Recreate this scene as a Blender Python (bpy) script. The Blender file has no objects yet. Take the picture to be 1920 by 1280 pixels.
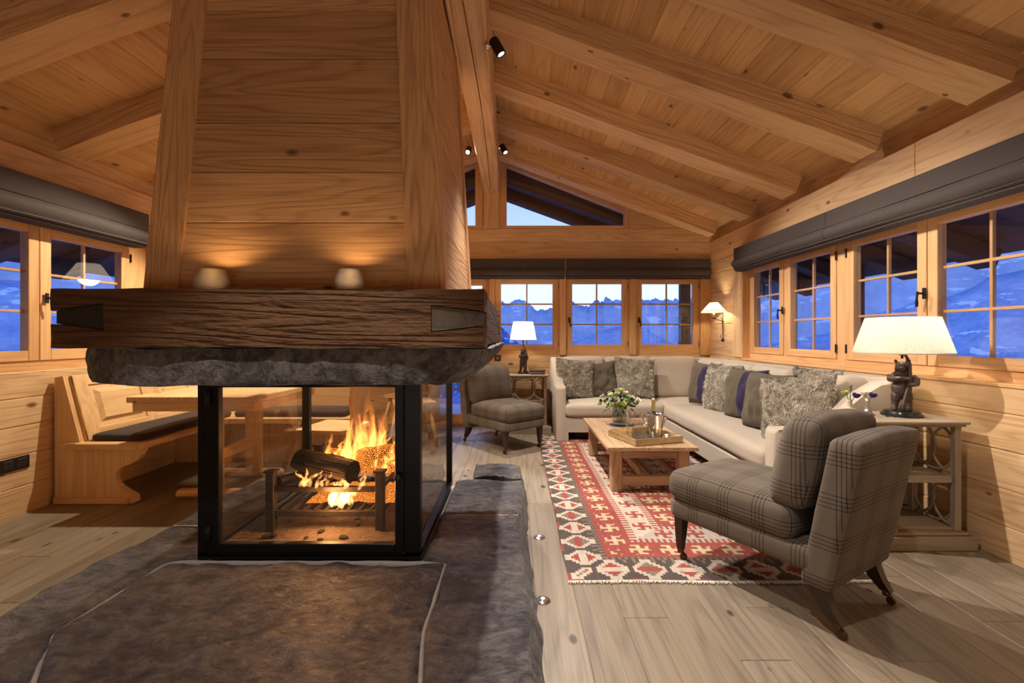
import bpy, bmesh, math, random
from mathutils import Vector, Matrix, noise, Euler
R = math.radians
rnd = random.Random(7)
scn = bpy.context.scene
COL = scn.collection
# ------------------------------------------------------------------ camera, world, lights, exposure
H = 1.15
cam_d = bpy.data.cameras.new('camera'); cam = bpy.data.objects.new('camera', cam_d); COL.objects.link(cam)
cam.location = (0, 0, H); cam.rotation_euler = (R(90), 0, 0)
cam_d.sensor_width = 36; cam_d.lens = 16.0
cam_d.shift_x = -8/1920; cam_d.shift_y = -10/1920
cam_d.clip_start = 0.05; cam_d.clip_end = 20000
scn.camera = cam
scn.view_settings.view_transform = 'Standard'; scn.view_settings.look = 'None'
scn.view_settings.gamma = 1; scn.view_settings.use_curve_mapping = False
scn.view_settings.exposure = 0.14
scn.cycles.max_bounces = 9; scn.cycles.diffuse_bounces = 5; scn.cycles.glossy_bounces = 4
scn.cycles.transparent_max_bounces = 40; scn.cycles.transmission_bounces = 6
scn.cycles.sample_clamp_indirect = 4.0; scn.cycles.caustics_reflective = False; scn.cycles.caustics_refractive = False
wd = bpy.data.worlds.new('dusk_sky'); scn.world = wd; wd.use_nodes = True
wn = wd.node_tree; wn.nodes.clear()
o_ = wn.nodes.new('ShaderNodeOutputWorld'); bg = wn.nodes.new('ShaderNodeBackground')
tc = wn.nodes.new('ShaderNodeTexCoord'); sp = wn.nodes.new('ShaderNodeSeparateXYZ'); rp = wn.nodes.new('ShaderNodeValToRGB')
wn.links.new(tc.outputs['Generated'], sp.inputs[0]); wn.links.new(sp.outputs['Z'], rp.inputs[0])
wn.links.new(rp.outputs[0], bg.inputs[0]); wn.links.new(bg.outputs[0], o_.inputs[0])
els = rp.color_ramp.elements
els[0].position = 0.0; els[0].color = (.62, .74, .95, 1); els[1].position = 1.0; els[1].color = (.07, .17, .62, 1)
for p, c in ((.10, (.66, .78, 1.0, 1)), (.2, (.42, .58, 1.0, 1)), (.45, (.17, .33, .90, 1))):
    e = els.new(p); e.color = c
bg.inputs[1].default_value = 1.45

def light(kind, name, loc, energy, color, aim=None, **kw):
    d = bpy.data.lights.new(name, kind); d.energy = energy; d.color = color
    for k, v in kw.items(): setattr(d, k, v)
    o = bpy.data.objects.new(name, d); COL.objects.link(o); o.location = loc
    if aim is not None:
        o.rotation_euler = (Vector(aim)-Vector(loc)).to_track_quat('-Z', 'Y').to_euler()
    return o
WARM = (1, .80, .56); NEUT = (1, .90, .80)
# ridge-beam spotlights (location, aim, watts, cone, colour); their fixtures are built further down
SPOTS = [((-.10, 2.86, 2.93), (1.55, 2.9, 0), 105, 95, NEUT), ((-.12, 4.89, 3.13), (1.3, 3.6, 0), 85, 100, NEUT),
         ((-.52, 4.89, 3.13), (-.9, 1.6, .1), 95, 70, NEUT), ((-2.05, 3.75, 2.60), (-2.25, 3.0, 0), 60, 122, (1, .86, .66)),
         ((-.10, .70, 2.93), (1.9, .9, 0), 34, 80, NEUT), ((-.50, .70, 2.93), (-.85, 1.10, 0), 42, 62, (1, .93, .88))]
SPK = 3.25
for l, a, w, c, col in SPOTS:
    light('SPOT', 'spot_bulb', l, w*SPK, col, a, spot_size=R(c), spot_blend=.35, shadow_soft_size=.025)
# unseen upward fill added behind the camera to brighten the roof; dining lamp
light('AREA', 'fill_behind', (.3, -1.3, .35), 19, NEUT, (.2, 1.2, 3.2), shape='RECTANGLE', size=3.5, size_y=1.2)
light('POINT', 'dining_lamp_bulb', (-2.2, 4.6, 1.75), 38, (1, .84, .62), shadow_soft_size=.09)

# ------------------------------------------------------------------ node helpers
class NT:
    def __init__(s, name, rough=.6, spec=.3):
        s.m = bpy.data.materials.new(name); s.m.use_nodes = True; s.t = s.m.node_tree; s.t.nodes.clear()
        s.out = s.t.nodes.new('ShaderNodeOutputMaterial'); s.b = s.t.nodes.new('ShaderNodeBsdfPrincipled')
        s.b.inputs['Roughness'].default_value = rough; s.b.inputs['Specular IOR Level'].default_value = spec
        s.L(s.b.outputs[0], s.out.inputs[0])
    def L(s, a, b): s.t.links.new(a, b)
    def N(s, k, **kw):
        n = s.t.nodes.new('ShaderNode'+k)
        for a, v in kw.items(): setattr(n, a, v)
        return n
    def set(s, inp, v):
        if v is None: return
        if hasattr(v, 'is_output'): s.L(v, inp)
        else:
            inp.default_value = v
    def math(s, op, a, b=None, c=None, clamp=False):
        n = s.N('Math', operation=op, use_clamp=clamp)
        s.set(n.inputs[0], a); s.set(n.inputs[1], b)
        if c is not None: s.set(n.inputs[2], c)
        return n.outputs[0]
    def vmath(s, op, a, b=None):
        n = s.N('VectorMath', operation=op); s.set(n.inputs[0], a); s.set(n.inputs[1], b); return n.outputs[0]
    def obj(s): return s.N('TexCoord').outputs['Object']
    def scale(s, v, sc):
        return s.vmath('MULTIPLY', v, sc)
    def noise(s, v, scale=1, detail=3, rough=.55, dist=0):
        n = s.N('TexNoise'); s.set(n.inputs['Vector'], v); n.inputs['Scale'].default_value = scale
        n.inputs['Detail'].default_value = detail; n.inputs['Roughness'].default_value = rough
        n.inputs['Distortion'].default_value = dist; return n.outputs[0]
    def ramp(s, f, stops):
        n = s.N('ValToRGB'); s.set(n.inputs[0], f); e = n.color_ramp.elements
        while len(e) > 1: e.remove(e[-1])
        e[0].position = stops[0][0]; e[0].color = (*stops[0][1], 1) if len(stops[0][1]) == 3 else stops[0][1]
        for p, c in stops[1:]:
            x = e.new(p); x.color = (*c, 1)
        return n.outputs[0]
    def mix(s, f, a, b, mode='MIX'):
        n = s.N('Mix', data_type='RGBA', blend_type=mode); s.set(n.inputs[0], f)
        for i, v in ((6, a), (7, b)):
            if isinstance(v, tuple): v = (*v, 1) if len(v) == 3 else v
            s.set(n.inputs[i], v)
        return n.outputs[2]
    def bump(s, h, strength=.3, dist=.01):
        n = s.N('Bump'); n.inputs['Strength'].default_value = strength; n.inputs['Distance'].default_value = dist
        s.set(n.inputs['Height'], h); s.L(n.outputs[0], s.b.inputs['Normal'])
    def color(s, c):
        if isinstance(c, tuple): c = (*c, 1) if len(c) == 3 else c
        s.set(s.b.inputs['Base Color'], c)

def srgb(r, g, b):
    f = lambda c: (c/255/12.92) if c/255 <= .04045 else ((c/255+.055)/1.055)**2.4
    return (f(r), f(g), f(b))
def wood(name, axis, light_c, dark_c, knots=True, grain=1.0, rough=.62, bump=.25, vary=.35, ring=14, hewn=0, spec=.25, ringamt=.26):
    n = NT(name, rough, spec); v = n.obj(); inf = n.N('ObjectInfo')
    off = n.vmath('ADD', v, n.scale(n.N('CombineXYZ').outputs[0], (0, 0, 0)))
    cx = n.N('CombineXYZ'); r37 = n.math('MULTIPLY', inf.outputs['Random'], 37.0)
    n.L(r37, cx.inputs[0]); n.L(n.math('MULTIPLY', r37, 1.7), cx.inputs[1]); n.L(n.math('MULTIPLY', r37, .6), cx.inputs[2])
    v = n.vmath('ADD', v, cx.outputs[0])
    def st(a, c):
        s3 = [c, c, c]; s3['XYZ'.index(axis)] = a; return n.scale(v, tuple(s3))
    base = n.noise(st(.42*grain, 5.5*grain), 1, 2, .45, .15)
    rings = n.math('SINE', n.math('MULTIPLY', base, ring*6.28))
    rings = n.math('MULTIPLY_ADD', rings, .5, .5)
    rings = n.math('POWER', rings, 3.0)
    fine = n.noise(st(2.5, 95), 1, 3, .6)
    patch = n.noise(st(.8, 2.2), 1, 2, .5)
    f = n.math('ADD', n.math('MULTIPLY', rings, ringamt), n.math('MULTIPLY', n.math('SUBTRACT', fine, .42), 1.0))
    f = n.math('ADD', f, n.math('MULTIPLY', n.math('SUBTRACT', patch, .5), .9), clamp=True)
    c = n.mix(f, light_c, dark_c)
    hue = n.mix(inf.outputs['Random'], tuple(x*(1-vary*.5) for x in (1.0, .97, .92)), tuple(x*(1+vary*.3) for x in (1., 1.01, 1.03)))
    c = n.mix(1.0, c, hue, 'MULTIPLY')
    h = n.math('ADD', n.math('MULTIPLY', fine, .5), n.math('MULTIPLY', rings, -.3))
    if knots:
        vo = n.N('TexVoronoi'); s3 = [6.5, 6.5, 6.5]; s3['XYZ'.index(axis)] = 3.6
        n.L(n.scale(v, tuple(s3)), vo.inputs['Vector']); vo.inputs['Scale'].default_value = 1
        sx = n.N('SeparateColor'); n.L(vo.outputs['Color'], sx.inputs[0])
        rad = n.math('MULTIPLY_ADD', sx.outputs[1], .10, .07)
        k = n.math('SUBTRACT', 1.0, n.math('DIVIDE', n.math('ADD', vo.outputs['Distance'], n.math('MULTIPLY', n.math('SUBTRACT', fine, .5), .03)), rad), clamp=True)
        k = n.math('MULTIPLY', n.math('MULTIPLY', k, 2.2, clamp=True), n.math('GREATER_THAN', sx.outputs[0], .35))
        c = n.mix(n.math('MULTIPLY', k, .8), c, tuple(x*.22 for x in dark_c))
        h = n.math('SUBTRACT', h, n.math('MULTIPLY', k, .5))
    n.color(c)
    if hewn:
        hn = n.noise(st(3.0, 9), 1, 4, .6)
        h = n.math('ADD', h, n.math('MULTIPLY', hn, hewn))
    n.bump(h, bump, .008+.007*max(0, hewn-.5))
    return n.m
PL, PD = srgb(222, 188, 142), srgb(162, 114, 68)
def axes(name, *a, **k): return {x: wood(name+'_'+x, x, *a, **k) for x in 'XYZ'}
PINE = axes('pine', PL, PD, hewn=.5)
CEIL = axes('roof_pine', srgb(212, 173, 122), srgb(162, 112, 64), ring=9)
HOOD = axes('brushed_pine', srgb(208, 165, 118), srgb(124, 80, 46), ring=20, grain=.9, bump=.4)
BEAMW = axes('hewn_beam', srgb(224, 187, 140), srgb(164, 114, 68), hewn=2.4, bump=.6, ring=8)
FRAMEW = axes('larch_frame', srgb(220, 176, 124), srgb(176, 124, 76), knots=False, ring=10, rough=.45, vary=.15)
OAKF = axes('oak_floor', srgb(140, 127, 110), srgb(78, 67, 57), ring=10, rough=.42, bump=.15, vary=.3, spec=.4)
OLD = axes('old_beam', srgb(112, 80, 54), srgb(46, 31, 21), False, ring=16, hewn=3.0, bump=.95, rough=.75, vary=.2)
OLDEND = axes('old_beam_end', srgb(110, 98, 86), srgb(62, 52, 44), ring=6, bump=.5, rough=.8)
TABLEW = axes('reclaimed_table', srgb(190, 160, 126), srgb(120, 90, 62), ring=12, hewn=1.2, bump=.4)
GREYW = axes('greywashed_oak', srgb(160, 144, 124), srgb(112, 98, 80), knots=False, ring=10, rough=.5, vary=.1)
BENCHW = axes('bench_pine', srgb(224, 186, 134), srgb(180, 126, 76), ring=8, vary=.12)
EXTW = axes('exterior_timber', srgb(120, 82, 52), srgb(70, 46, 30), ring=8)

def plain(name, c, rough=.5, metal=0, spec=.5, nz=None, emit=None, bump=0):
    n = NT(name, rough, spec); n.b.inputs['Metallic'].default_value = metal
    if nz:
        f = n.noise(n.obj(), nz[0], 4, .6); n.color(n.mix(f, tuple(x*(1-nz[1]) for x in c), tuple(min(1, x*(1+nz[1])) for x in c)))
        if bump: n.bump(f, bump, .01)
    else: n.color(c)
    if emit:
        n.b.inputs['Emission Color'].default_value = (*emit[0], 1); n.b.inputs['Emission Strength'].default_value = emit[1]
    return n.m
def stone(name, a, b, c, sc=1.0, bump=1.0, rough=.55):
    n = NT(name, rough, .45); v = n.obj()
    f1 = n.noise(v, 2.4*sc, 6, .62, .6); f2 = n.noise(n.scale(v, (1, 1.6, 1)), 17*sc, 8, .72, .4); f3 = n.noise(v, 80*sc, 5, .7); f4 = n.noise(n.scale(v, (1, 1.5, 1)), 7.5*sc, 5, .68, 1.2)
    f = n.math('ADD', n.math('ADD', n.math('MULTIPLY', f1, .30), n.math('MULTIPLY', f4, .30)), n.math('MULTIPLY', f2, .40))
    col = n.ramp(f, [(.36, b), (.47, a), (.54, tuple((x+y)/2 for x, y in zip(a, c))), (.66, c)])
    rust = n.noise(v, 3.1*sc, 4, .6, 1.0)
    col = n.mix(n.math('MULTIPLY', n.math('SUBTRACT', rust, .54, clamp=True), 1.3, clamp=True), col, srgb(92, 74, 64))
    col = n.mix(n.math('MULTIPLY', n.math('SUBTRACT', f3, .3, clamp=True), .5), tuple(.5*x for x in b), col, 'MIX') if False else col
    col = n.mix(n.math('MULTIPLY', f3, .55), col, (.02, .018, .017), 'MIX')
    n.color(col)
    n.bump(n.math('ADD', n.math('ADD', n.math('MULTIPLY', f2, .9), n.math('MULTIPLY', f4, 1.5)), n.math('MULTIPLY', f3, .3)), bump, .045)
    n.set(n.b.inputs['Roughness'], n.math('MULTIPLY_ADD', f3, .3, rough-.15))
    return n.m
HEARTH = stone('hearth_stone', srgb(100, 99, 106), srgb(38, 37, 43), srgb(172, 165, 160), 1.0, 1.0, .40)
SLABST = stone('rough_slab_stone', srgb(126, 119, 116), srgb(62, 58, 60), srgb(214, 206, 198), 1.7, 1.0, .7)
GROUT = plain('grout', srgb(158, 150, 144), .9, nz=(60, .3))
BLACKM = plain('black_steel', (.012, .011, .012), .35, .6, .5)
IRON = plain('cast_iron', (.035, .026, .022), .6, .5, .4, nz=(40, .4), bump=.3)
HWARE = plain('dark_iron_hardware', (.02, .02, .022), .45, .7)
CHROME = plain('polished_steel', (.75, .72, .68), .14, 1.0)
BRASSF = plain('gold_foil', (.75, .62, .36), .35, 1.0)
BRONZE = plain('bronze_bear', srgb(84, 70, 66), .38, .55, .6, nz=(90, .25), bump=.5)
DARKLEG = plain('dark_walnut_leg', srgb(46, 30, 22), .3)
BRASS = plain('caster_brass', srgb(96, 74, 50), .3, .9)
def fabric(name, c, vary=.12, weave=900, bump=.15, rough=.95):
    n = NT(name, rough, .1); v = n.obj()
    w = n.noise(v, weave/4, 2, .5); p = n.noise(v, 6, 3, .5)
    n.color(n.mix(n.math('ADD', n.math('MULTIPLY', w, .5), n.math('MULTIPLY', p, .5)), tuple(x*(1-vary) for x in c), tuple(min(1, x*(1+vary)) for x in c)))
    n.bump(n.math('ADD', w, n.math('MULTIPLY', n.noise(v, 18, 3, .6), 1.2)), bump, .004)
    n.b.inputs['Sheen Weight'].default_value = .15
    return n.m
LINEN = fabric('linen_sofa', srgb(182, 170, 154))
OLIVE = fabric('olive_velvet', srgb(92, 84, 70), .25)
NAVY = fabric('navy_velvet', srgb(52, 42, 70), .2)
FURB = fabric('grey_fur_back', srgb(150, 142, 128), .25)
DKCUSH = fabric('dark_seat_pad', srgb(58, 48, 48), .2)
def furmat():
    n = NT('fur_hair', .8, .2); inf = n.N('TexCoord')
    f = n.noise(inf.outputs['Object'], 24, 4, .6)
    n.color(n.ramp(f, [(.36, srgb(134, 127, 114)), (.5, srgb(184, 177, 163)), (.64, srgb(232, 226, 214))])); return n.m
FUR = furmat()
def plaid(name, c, dk, per=.165):
    n = NT(name, .95, .1); t = n.N('TexCoord'); sx = n.N('SeparateXYZ'); sn = n.N('SeparateXYZ')
    n.L(t.outputs['Object'], sx.inputs[0]); n.L(t.outputs['Normal'], sn.inputs[0])
    tot = None
    for i, ax in enumerate('XYZ'):
        u = n.math('ADD', sx.outputs[i], 5.03+i*.04)
        a = n.math('MULTIPLY', n.math('FRACT', n.math('DIVIDE', u, per)), per)
        g = n.math('LESS_THAN', a, .066)
        ln = n.math('LESS_THAN', n.math('FRACT', n.math('DIVIDE', a, .0165)), .26)
        k = n.math('MULTIPLY', n.math('MULTIPLY', g, ln), n.math('LESS_THAN', n.math('ABSOLUTE', sn.outputs[i]), .72))
        tot = k if tot is None else n.math('ADD', tot, k)
    w = n.noise(t.outputs['Object'], 260, 2, .5); p = n.noise(t.outputs['Object'], 5, 2, .5)
    base = n.mix(n.math('ADD', n.math('MULTIPLY', w, .6), n.math('MULTIPLY', p, .4)), tuple(x*.7 for x in c), tuple(x*1.25 for x in c))
    n.color(n.mix(n.math('MULTIPLY', tot, .62, clamp=True), base, dk)); n.bump(w, .12, .003)
    n.b.inputs['Sheen Weight'].default_value = .1
    return n.m
PLAID = plaid('plaid_wool', srgb(102, 92, 81), srgb(34, 26, 24))
def blindmat():
    n = NT('dark_blind_cloth', .9, .1); t = n.N('TexCoord'); v = t.outputs['Object']; sx = n.N('SeparateXYZ'); n.L(v, sx.inputs[0])
    w = n.noise(n.scale(v, (1, 1, 1)), 240, 2, .5)
    c = n.mix(w, srgb(54, 49, 48), srgb(94, 86, 82))
    for i, p in ((0, .31), (2, .11)):
        ln = n.math('LESS_THAN', n.math('FRACT', n.math('DIVIDE', n.math('ADD', sx.outputs[i], 7.03), p)), .012)
        c = n.mix(n.math('MULTIPLY', ln, .25), c, srgb(130, 124, 118))
    n.color(c); n.bump(w, .1, .003); return n.m
BLIND = blindmat()
def glassmat(name, tint=(1, 1, 1), ior=1.5, rough=0.0, add=0.0, haze=0.0):
    n = NT(name); n.t.nodes.remove(n.b)
    tr = n.N('BsdfTransparent'); tr.inputs[0].default_value = (*tint, 1)
    gl = n.N('BsdfGlossy'); gl.inputs['Roughness'].default_value = rough
    ge = n.N('NewGeometry'); dt_ = n.N('VectorMath', operation='DOT_PRODUCT'); n.L(ge.outputs['Incoming'], dt_.inputs[0]); n.L(ge.outputs['Normal'], dt_.inputs[1])
    r0 = ((ior-1)/(ior+1))**2*2+add*.5
    sch = n.math('MULTIPLY_ADD', n.math('POWER', n.math('SUBTRACT', 1.0, n.math('ABSOLUTE', dt_.outputs['Value'])), 4.2), 1-r0, r0, clamp=True)
    mx = n.N('MixShader'); n.L(sch, mx.inputs[0])
    n.L(tr.outputs[0], mx.inputs[1]); n.L(gl.outputs[0], mx.inputs[2]); n.L(mx.outputs[0], n.out.inputs[0])
    if haze:
        df = n.N('BsdfDiffuse'); df.inputs[0].default_value = (.5, .42, .34, 1); m2 = n.N('MixShader')
        n.L(n.math('MULTIPLY', n.noise(n.scale(n.obj(), (2, 2, 1)), 2.5, 4, .6), haze*2), m2.inputs[0])
        n.L(mx.outputs[0], m2.inputs[1]); n.L(df.outputs[0], m2.inputs[2]); n.L(m2.outputs[0], n.out.inputs[0])
    return n.m
WGLASS = glassmat('window_glass', (.97, .98, 1), 1.5, 0, .05)
FGLASS = glassmat('fireplace_glass', (.95, .92, .88), 1.5, 0, .04, .035)
TGLASS = glassmat('thin_clear_glass', (.95, .96, .96), 1.5, .02, .16)
def shademat(name, c, weave=True, e=0):
    n = NT(name, .9, .1); n.t.nodes.remove(n.b); v = n.obj()
    tr = n.N('BsdfTranslucent'); df = n.N('BsdfDiffuse'); mx = n.N('MixShader'); mx.inputs[0].default_value = .78
    if weave:
        w = n.math('MULTIPLY', n.math('ADD', n.noise(n.scale(v, (60, 60, 700)), 1, 2, .6), n.noise(n.scale(v, (420, 420, 30)), 1, 2, .6)), .5)
        col = n.ramp(w, [(.36, tuple(x*.62 for x in c)), (.58, c)])
        n.L(col, tr.inputs[0]); n.L(col, df.inputs[0])
    else:
        tr.inputs[0].default_value = (*c, 1); df.inputs[0].default_value = (*c, 1)
    n.L(df.outputs[0], mx.inputs[1]); n.L(tr.outputs[0], mx.inputs[2]); n.L(mx.outputs[0], n.out.inputs[0]); return n.m
SHADE = shademat('linen_shade', (.86, .80, .70)); SHADEW = shademat('white_shade', (.92, .88, .80), False)
def emis(name, c, s):
    n = NT(name); n.b.inputs['Emission Color'].default_value = (*c, 1); n.b.inputs['Emission Strength'].default_value = s; n.color(c); return n.m

# ------------------------------------------------------------------ mesh helpers
class MB:
    def __init__(s): s.v = []; s.f = []; s.mi = []; s.cur = 0
    def add(s, vs, fs):
        o = len(s.v); s.v += [tuple(p) for p in vs]; s.f += [tuple(i+o for i in f) for f in fs]; s.mi += [s.cur]*len(fs); return s
    def box(s, x0, x1, y0, y1, z0, z1, ch=0.0, M=None):
        x0, x1 = min(x0, x1), max(x0, x1); y0, y1 = min(y0, y1), max(y0, y1); z0, z1 = min(z0, z1), max(z0, z1)
        c = min(ch, (x1-x0)*.45, (y1-y0)*.45, (z1-z0)*.45)
        if c <= 0:
            vs = [(x, y, z) for z in (z0, z1) for y in (y0, y1) for x in (x0, x1)]
            fs = [(0, 2, 3, 1), (4, 5, 7, 6), (0, 1, 5, 4), (2, 6, 7, 3), (0, 4, 6, 2), (1, 3, 7, 5)]
        else:
            X, Y, Z = (x0, x1), (y0, y1), (z0, z1); vs = []; idx = {}
            for i in (0, 1):
                for j in (0, 1):
                    for k in (0, 1):
                        sx, sy, sz = (1, -1)[i], (1, -1)[j], (1, -1)[k]
                        for a in range(3):
                            p = [X[i]+sx*c, Y[j]+sy*c, Z[k]+sz*c]; p[a] = (X[i], Y[j], Z[k])[a]
                            idx[i, j, k, a] = len(vs); vs.append(tuple(p))
            fs = []
            def q(l): fs.append(tuple(idx[t] for t in l))
            for i in (0, 1):
                q([(i, 0, 0, 0), (i, 1, 0, 0), (i, 1, 1, 0), (i, 0, 1, 0)]); q([(0, i, 0, 1), (1, i, 0, 1), (1, i, 1, 1), (0, i, 1, 1)]); q([(0, 0, i, 2), (1, 0, i, 2), (1, 1, i, 2), (0, 1, i, 2)])
                for j in (0, 1):
                    q([(i, j, 0, 0), (i, j, 1, 0), (i, j, 1, 1), (i, j, 0, 1)]); q([(i, 0, j, 0), (i, 1, j, 0), (i, 1, j, 2), (i, 0, j, 2)]); q([(0, i, j, 1), (1, i, j, 1), (1, i, j, 2), (0, i, j, 2)])
                    for k in (0, 1): q([(i, j, k, 0), (i, j, k, 1), (i, j, k, 2)])
            cen = Vector(((x0+x1)/2, (y0+y1)/2, (z0+z1)/2)); nf = []
            for f in fs:
                a, b, d = (Vector(vs[f[t]]) for t in (0, 1, 2)); m = sum((Vector(vs[t]) for t in f), Vector())/len(f)
                nf.append(f if (b-a).cross(d-a).dot(m-cen) > 0 else f[::-1])
            fs = nf
        if M is not None: vs = [M @ Vector(p) for p in vs]
        return s.add(vs, fs)
    def prism(s, poly, a0, a1, axis='Y', M=None):
        """extrude a 2-D polygon; axis Y: poly=(x,z); axis X: (y,z); axis Z: (x,y)"""
        n = len(poly); mk = {'Y': lambda p, a: (p[0], a, p[1]), 'X': lambda p, a: (a, p[0], p[1]), 'Z': lambda p, a: (p[0], p[1], a)}[axis]
        vs = [mk(p, a0) for p in poly]+[mk(p, a1) for p in poly]
        if M is not None: vs = [M @ Vector(p) for p in vs]
        fs = [tuple(range(n)), tuple(range(2*n-1, n-1, -1))]+[(i+n, (i+1) % n+n, (i+1) % n, i) for i in range(n)]
        return s.add(vs, fs)
    def lathe(s, prof, n=24, c=(0, 0, 0), M=None, cap=True):
        vs = []; fs = []
        for r, z in prof:
            for i in range(n):
                a = 2*math.pi*i/n; vs.append((c[0]+r*math.cos(a), c[1]+r*math.sin(a), c[2]+z))
        for j in range(len(prof)-1):
            for i in range(n):
                fs.append((j*n+i, j*n+(i+1) % n, (j+1)*n+(i+1) % n, (j+1)*n+i))
        if cap:
            if prof[0][0] > 1e-4: fs.append(tuple(range(n-1, -1, -1)))
            if prof[-1][0] > 1e-4: fs.append(tuple((len(prof)-1)*n+i for i in range(n)))
        if M is not None: vs = [M @ Vector(p) for p in vs]
        return s.add(vs, fs)
    def tube(s, pts, rad, n=8, M=None):
        pts = [Vector(p) for p in pts]; k = len(pts); rad = rad if isinstance(rad, (list, tuple)) else [rad]*k
        vs = []; up = None
        for i, p in enumerate(pts):
            d = (pts[min(i+1, k-1)]-pts[max(i-1, 0)]).normalized()
            if up is None: up = d.orthogonal().normalized()
            up = (up-d*up.dot(d)).normalized(); w = d.cross(up)
            for j in range(n):
                a = 2*math.pi*j/n; vs.append(p+(up*math.cos(a)+w*math.sin(a))*rad[i])
        fs = [(i*n+j, i*n+(j+1) % n, (i+1)*n+(j+1) % n, (i+1)*n+j) for i in range(k-1) for j in range(n)]
        fs += [tuple(range(n-1, -1, -1)), tuple((k-1)*n+j for j in range(n))]
        if M is not None: vs = [M @ v for v in vs]
        return s.add(vs, fs)
    def ell(s, c, r, nu=14, nv=9, M=None):
        vs = [(0, 0, -1)]+[(math.cos(2*math.pi*i/nu)*math.cos(t), math.sin(2*math.pi*i/nu)*math.cos(t), math.sin(t)) for t in [(-.5+(j+1)/(nv+1))*math.pi for j in range(nv)] for i in range(nu)]+[(0, 0, 1)]
        fs = [(0, 1+(i+1) % nu, 1+i) for i in range(nu)]
        for j in range(nv-1):
            for i in range(nu): fs.append((1+j*nu+i, 1+j*nu+(i+1) % nu, 1+(j+1)*nu+(i+1) % nu, 1+(j+1)*nu+i))
        l = 1+(nv-1)*nu; fs += [(l+i, l+(i+1) % nu, len(vs)-1) for i in range(nu)]
        vs = [Vector((v[0]*r[0], v[1]*r[1], v[2]*r[2])) for v in vs]
        if M is not None: vs = [M @ v for v in vs]
        return s.add([v+Vector(c) for v in vs], fs)
    def softbox(s, x0, x1, y0, y1, z0, z1, r=.04, crown=.02, n=10, M=None, wob=0.0, crowny=0.0):
        """upholstered block with rounded edges and a domed top/front"""
        hx, hy, hz = (x1-x0)/2, (y1-y0)/2, (z1-z0)/2; c = Vector(((x0+x1)/2, (y0+y1)/2, (z0+z1)/2)); r = min(r, hx*.95, hy*.95, hz*.95)
        bm = bmesh.new(); bmesh.ops.create_cube(bm, size=2); bmesh.ops.subdivide_edges(bm, edges=bm.edges[:], cuts=n-1, use_grid_fill=True)
        vs = []
        for v in bm.verts:
            u = v.co; q = [math.copysign(1-(1-abs(a))**1.6, a) if abs(a) < 1 else a for a in u]
            p = Vector((q[0]*hx, q[1]*hy, q[2]*hz)); inn = Vector((max(-hx+r, min(hx-r, p.x)), max(-hy+r, min(hy-r, p.y)), max(-hz+r, min(hz-r, p.z))))
            d = p-inn
            if d.length > 1e-6: p = inn+d.normalized()*r if d.length > r*.02 else p
            w = (1-min(1, abs(p.x/hx))**2)*(1-min(1, abs(p.y/hy))**2)
            p.z += crown*w*(1 if p.z > 0 else -.3)*(abs(p.z)/hz)
            if crowny:
                w2 = (1-min(1, abs(p.x/hx))**2)*(1-min(1, abs(p.z/hz))**2); p.y += crowny*w2*math.copysign(1, p.y)*(abs(p.y)/hy)
            if wob: p += noise.noise_vector((p+c)*7)*wob
            vs.append(p+c)
        if M is not None: vs = [M @ v for v in vs]
        fs = [tuple(v.index for v in f.verts) for f in bm.faces]; bm.free()
        return s.add(vs, fs)
    def pillow(s, w, h, t, n=18, M=None, seed=0, wr=.012):
        """square throw pillow in the XZ plane, thickness along Y"""
        vs = []; fs = []; idx = {}
        for side in (1, -1):
            for j in range(n+1):
                for i in range(n+1):
                    edge = i in (0, n) or j in (0, n)
                    if side == -1 and edge: idx[side, i, j] = idx[1, i, j]; continue
                    u = -1+2*i/n; v = -1+2*j/n
                    a = (1-abs(u)**2.6)*(1-abs(v)**2.6); th = t/2*max(0, a)**.42
                    x = w/2*u*(1-.09*(1-v*v)); z = h/2*v*(1-.09*(1-u*u))
                    nz = noise.noise(Vector((u*2.2+seed, v*2.2, side*3+seed)))*wr+noise.noise(Vector((u*6+seed, v*5, side)))*wr*.5
                    idx[side, i, j] = len(vs); vs.append(Vector((x+nz*.3, side*(th+nz*(a > 0)*min(1, a*3)), z+nz*.3)))
        for side in (1, -1):
            for j in range(n):
                for i in range(n):
                    q = (idx[side, i, j], idx[side, i+1, j], idx[side, i+1, j+1], idx[side, i, j+1]); fs.append(q[::-1] if side == 1 else q)
        if M is not None: vs = [M @ v for v in vs]
        return s.add(vs, fs)
    def build(s, name, mat, parent=None, smooth=False, sharp=None, recalc=True):
        me = bpy.data.meshes.new(name); me.from_pydata([tuple(v) for v in s.v], [], s.f)
        mats = mat if isinstance(mat, (list, tuple)) else [mat]
        for m in mats: me.materials.append(m)
        if len(mats) > 1: me.polygons.foreach_set('material_index', s.mi)
        if smooth:
            me.polygons.foreach_set('use_smooth', [True]*len(me.polygons))
        if recalc and len(s.v) < 60000:
            bm = bmesh.new(); bm.from_mesh(me); bmesh.ops.recalc_face_normals(bm, faces=bm.faces); bm.to_mesh(me); bm.free()
        me.update()
        if smooth and sharp:
            me.set_sharp_from_angle(angle=R(sharp))
        o = bpy.data.objects.new(name, me); COL.objects.link(o)
        if parent is not None: o.parent = parent
        return o
def tag(o, label, cat, group=None, kind=None):
    o['label'] = label; o['category'] = cat
    if group: o['group'] = group
    if kind: o['kind'] = kind
    return o
def thing(name, label, cat, loc=(0, 0, 0), rz=0, group=None, kind=None):
    o = bpy.data.objects.new(name, None); COL.objects.link(o); o.location = loc; o.rotation_euler = (0, 0, rz); o.empty_display_size = .05
    return tag(o, label, cat, group, kind)
def setting(name, label, cat='building'):
    o = thing(name, label, cat); o['kind'] = 'structure'; return o
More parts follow.
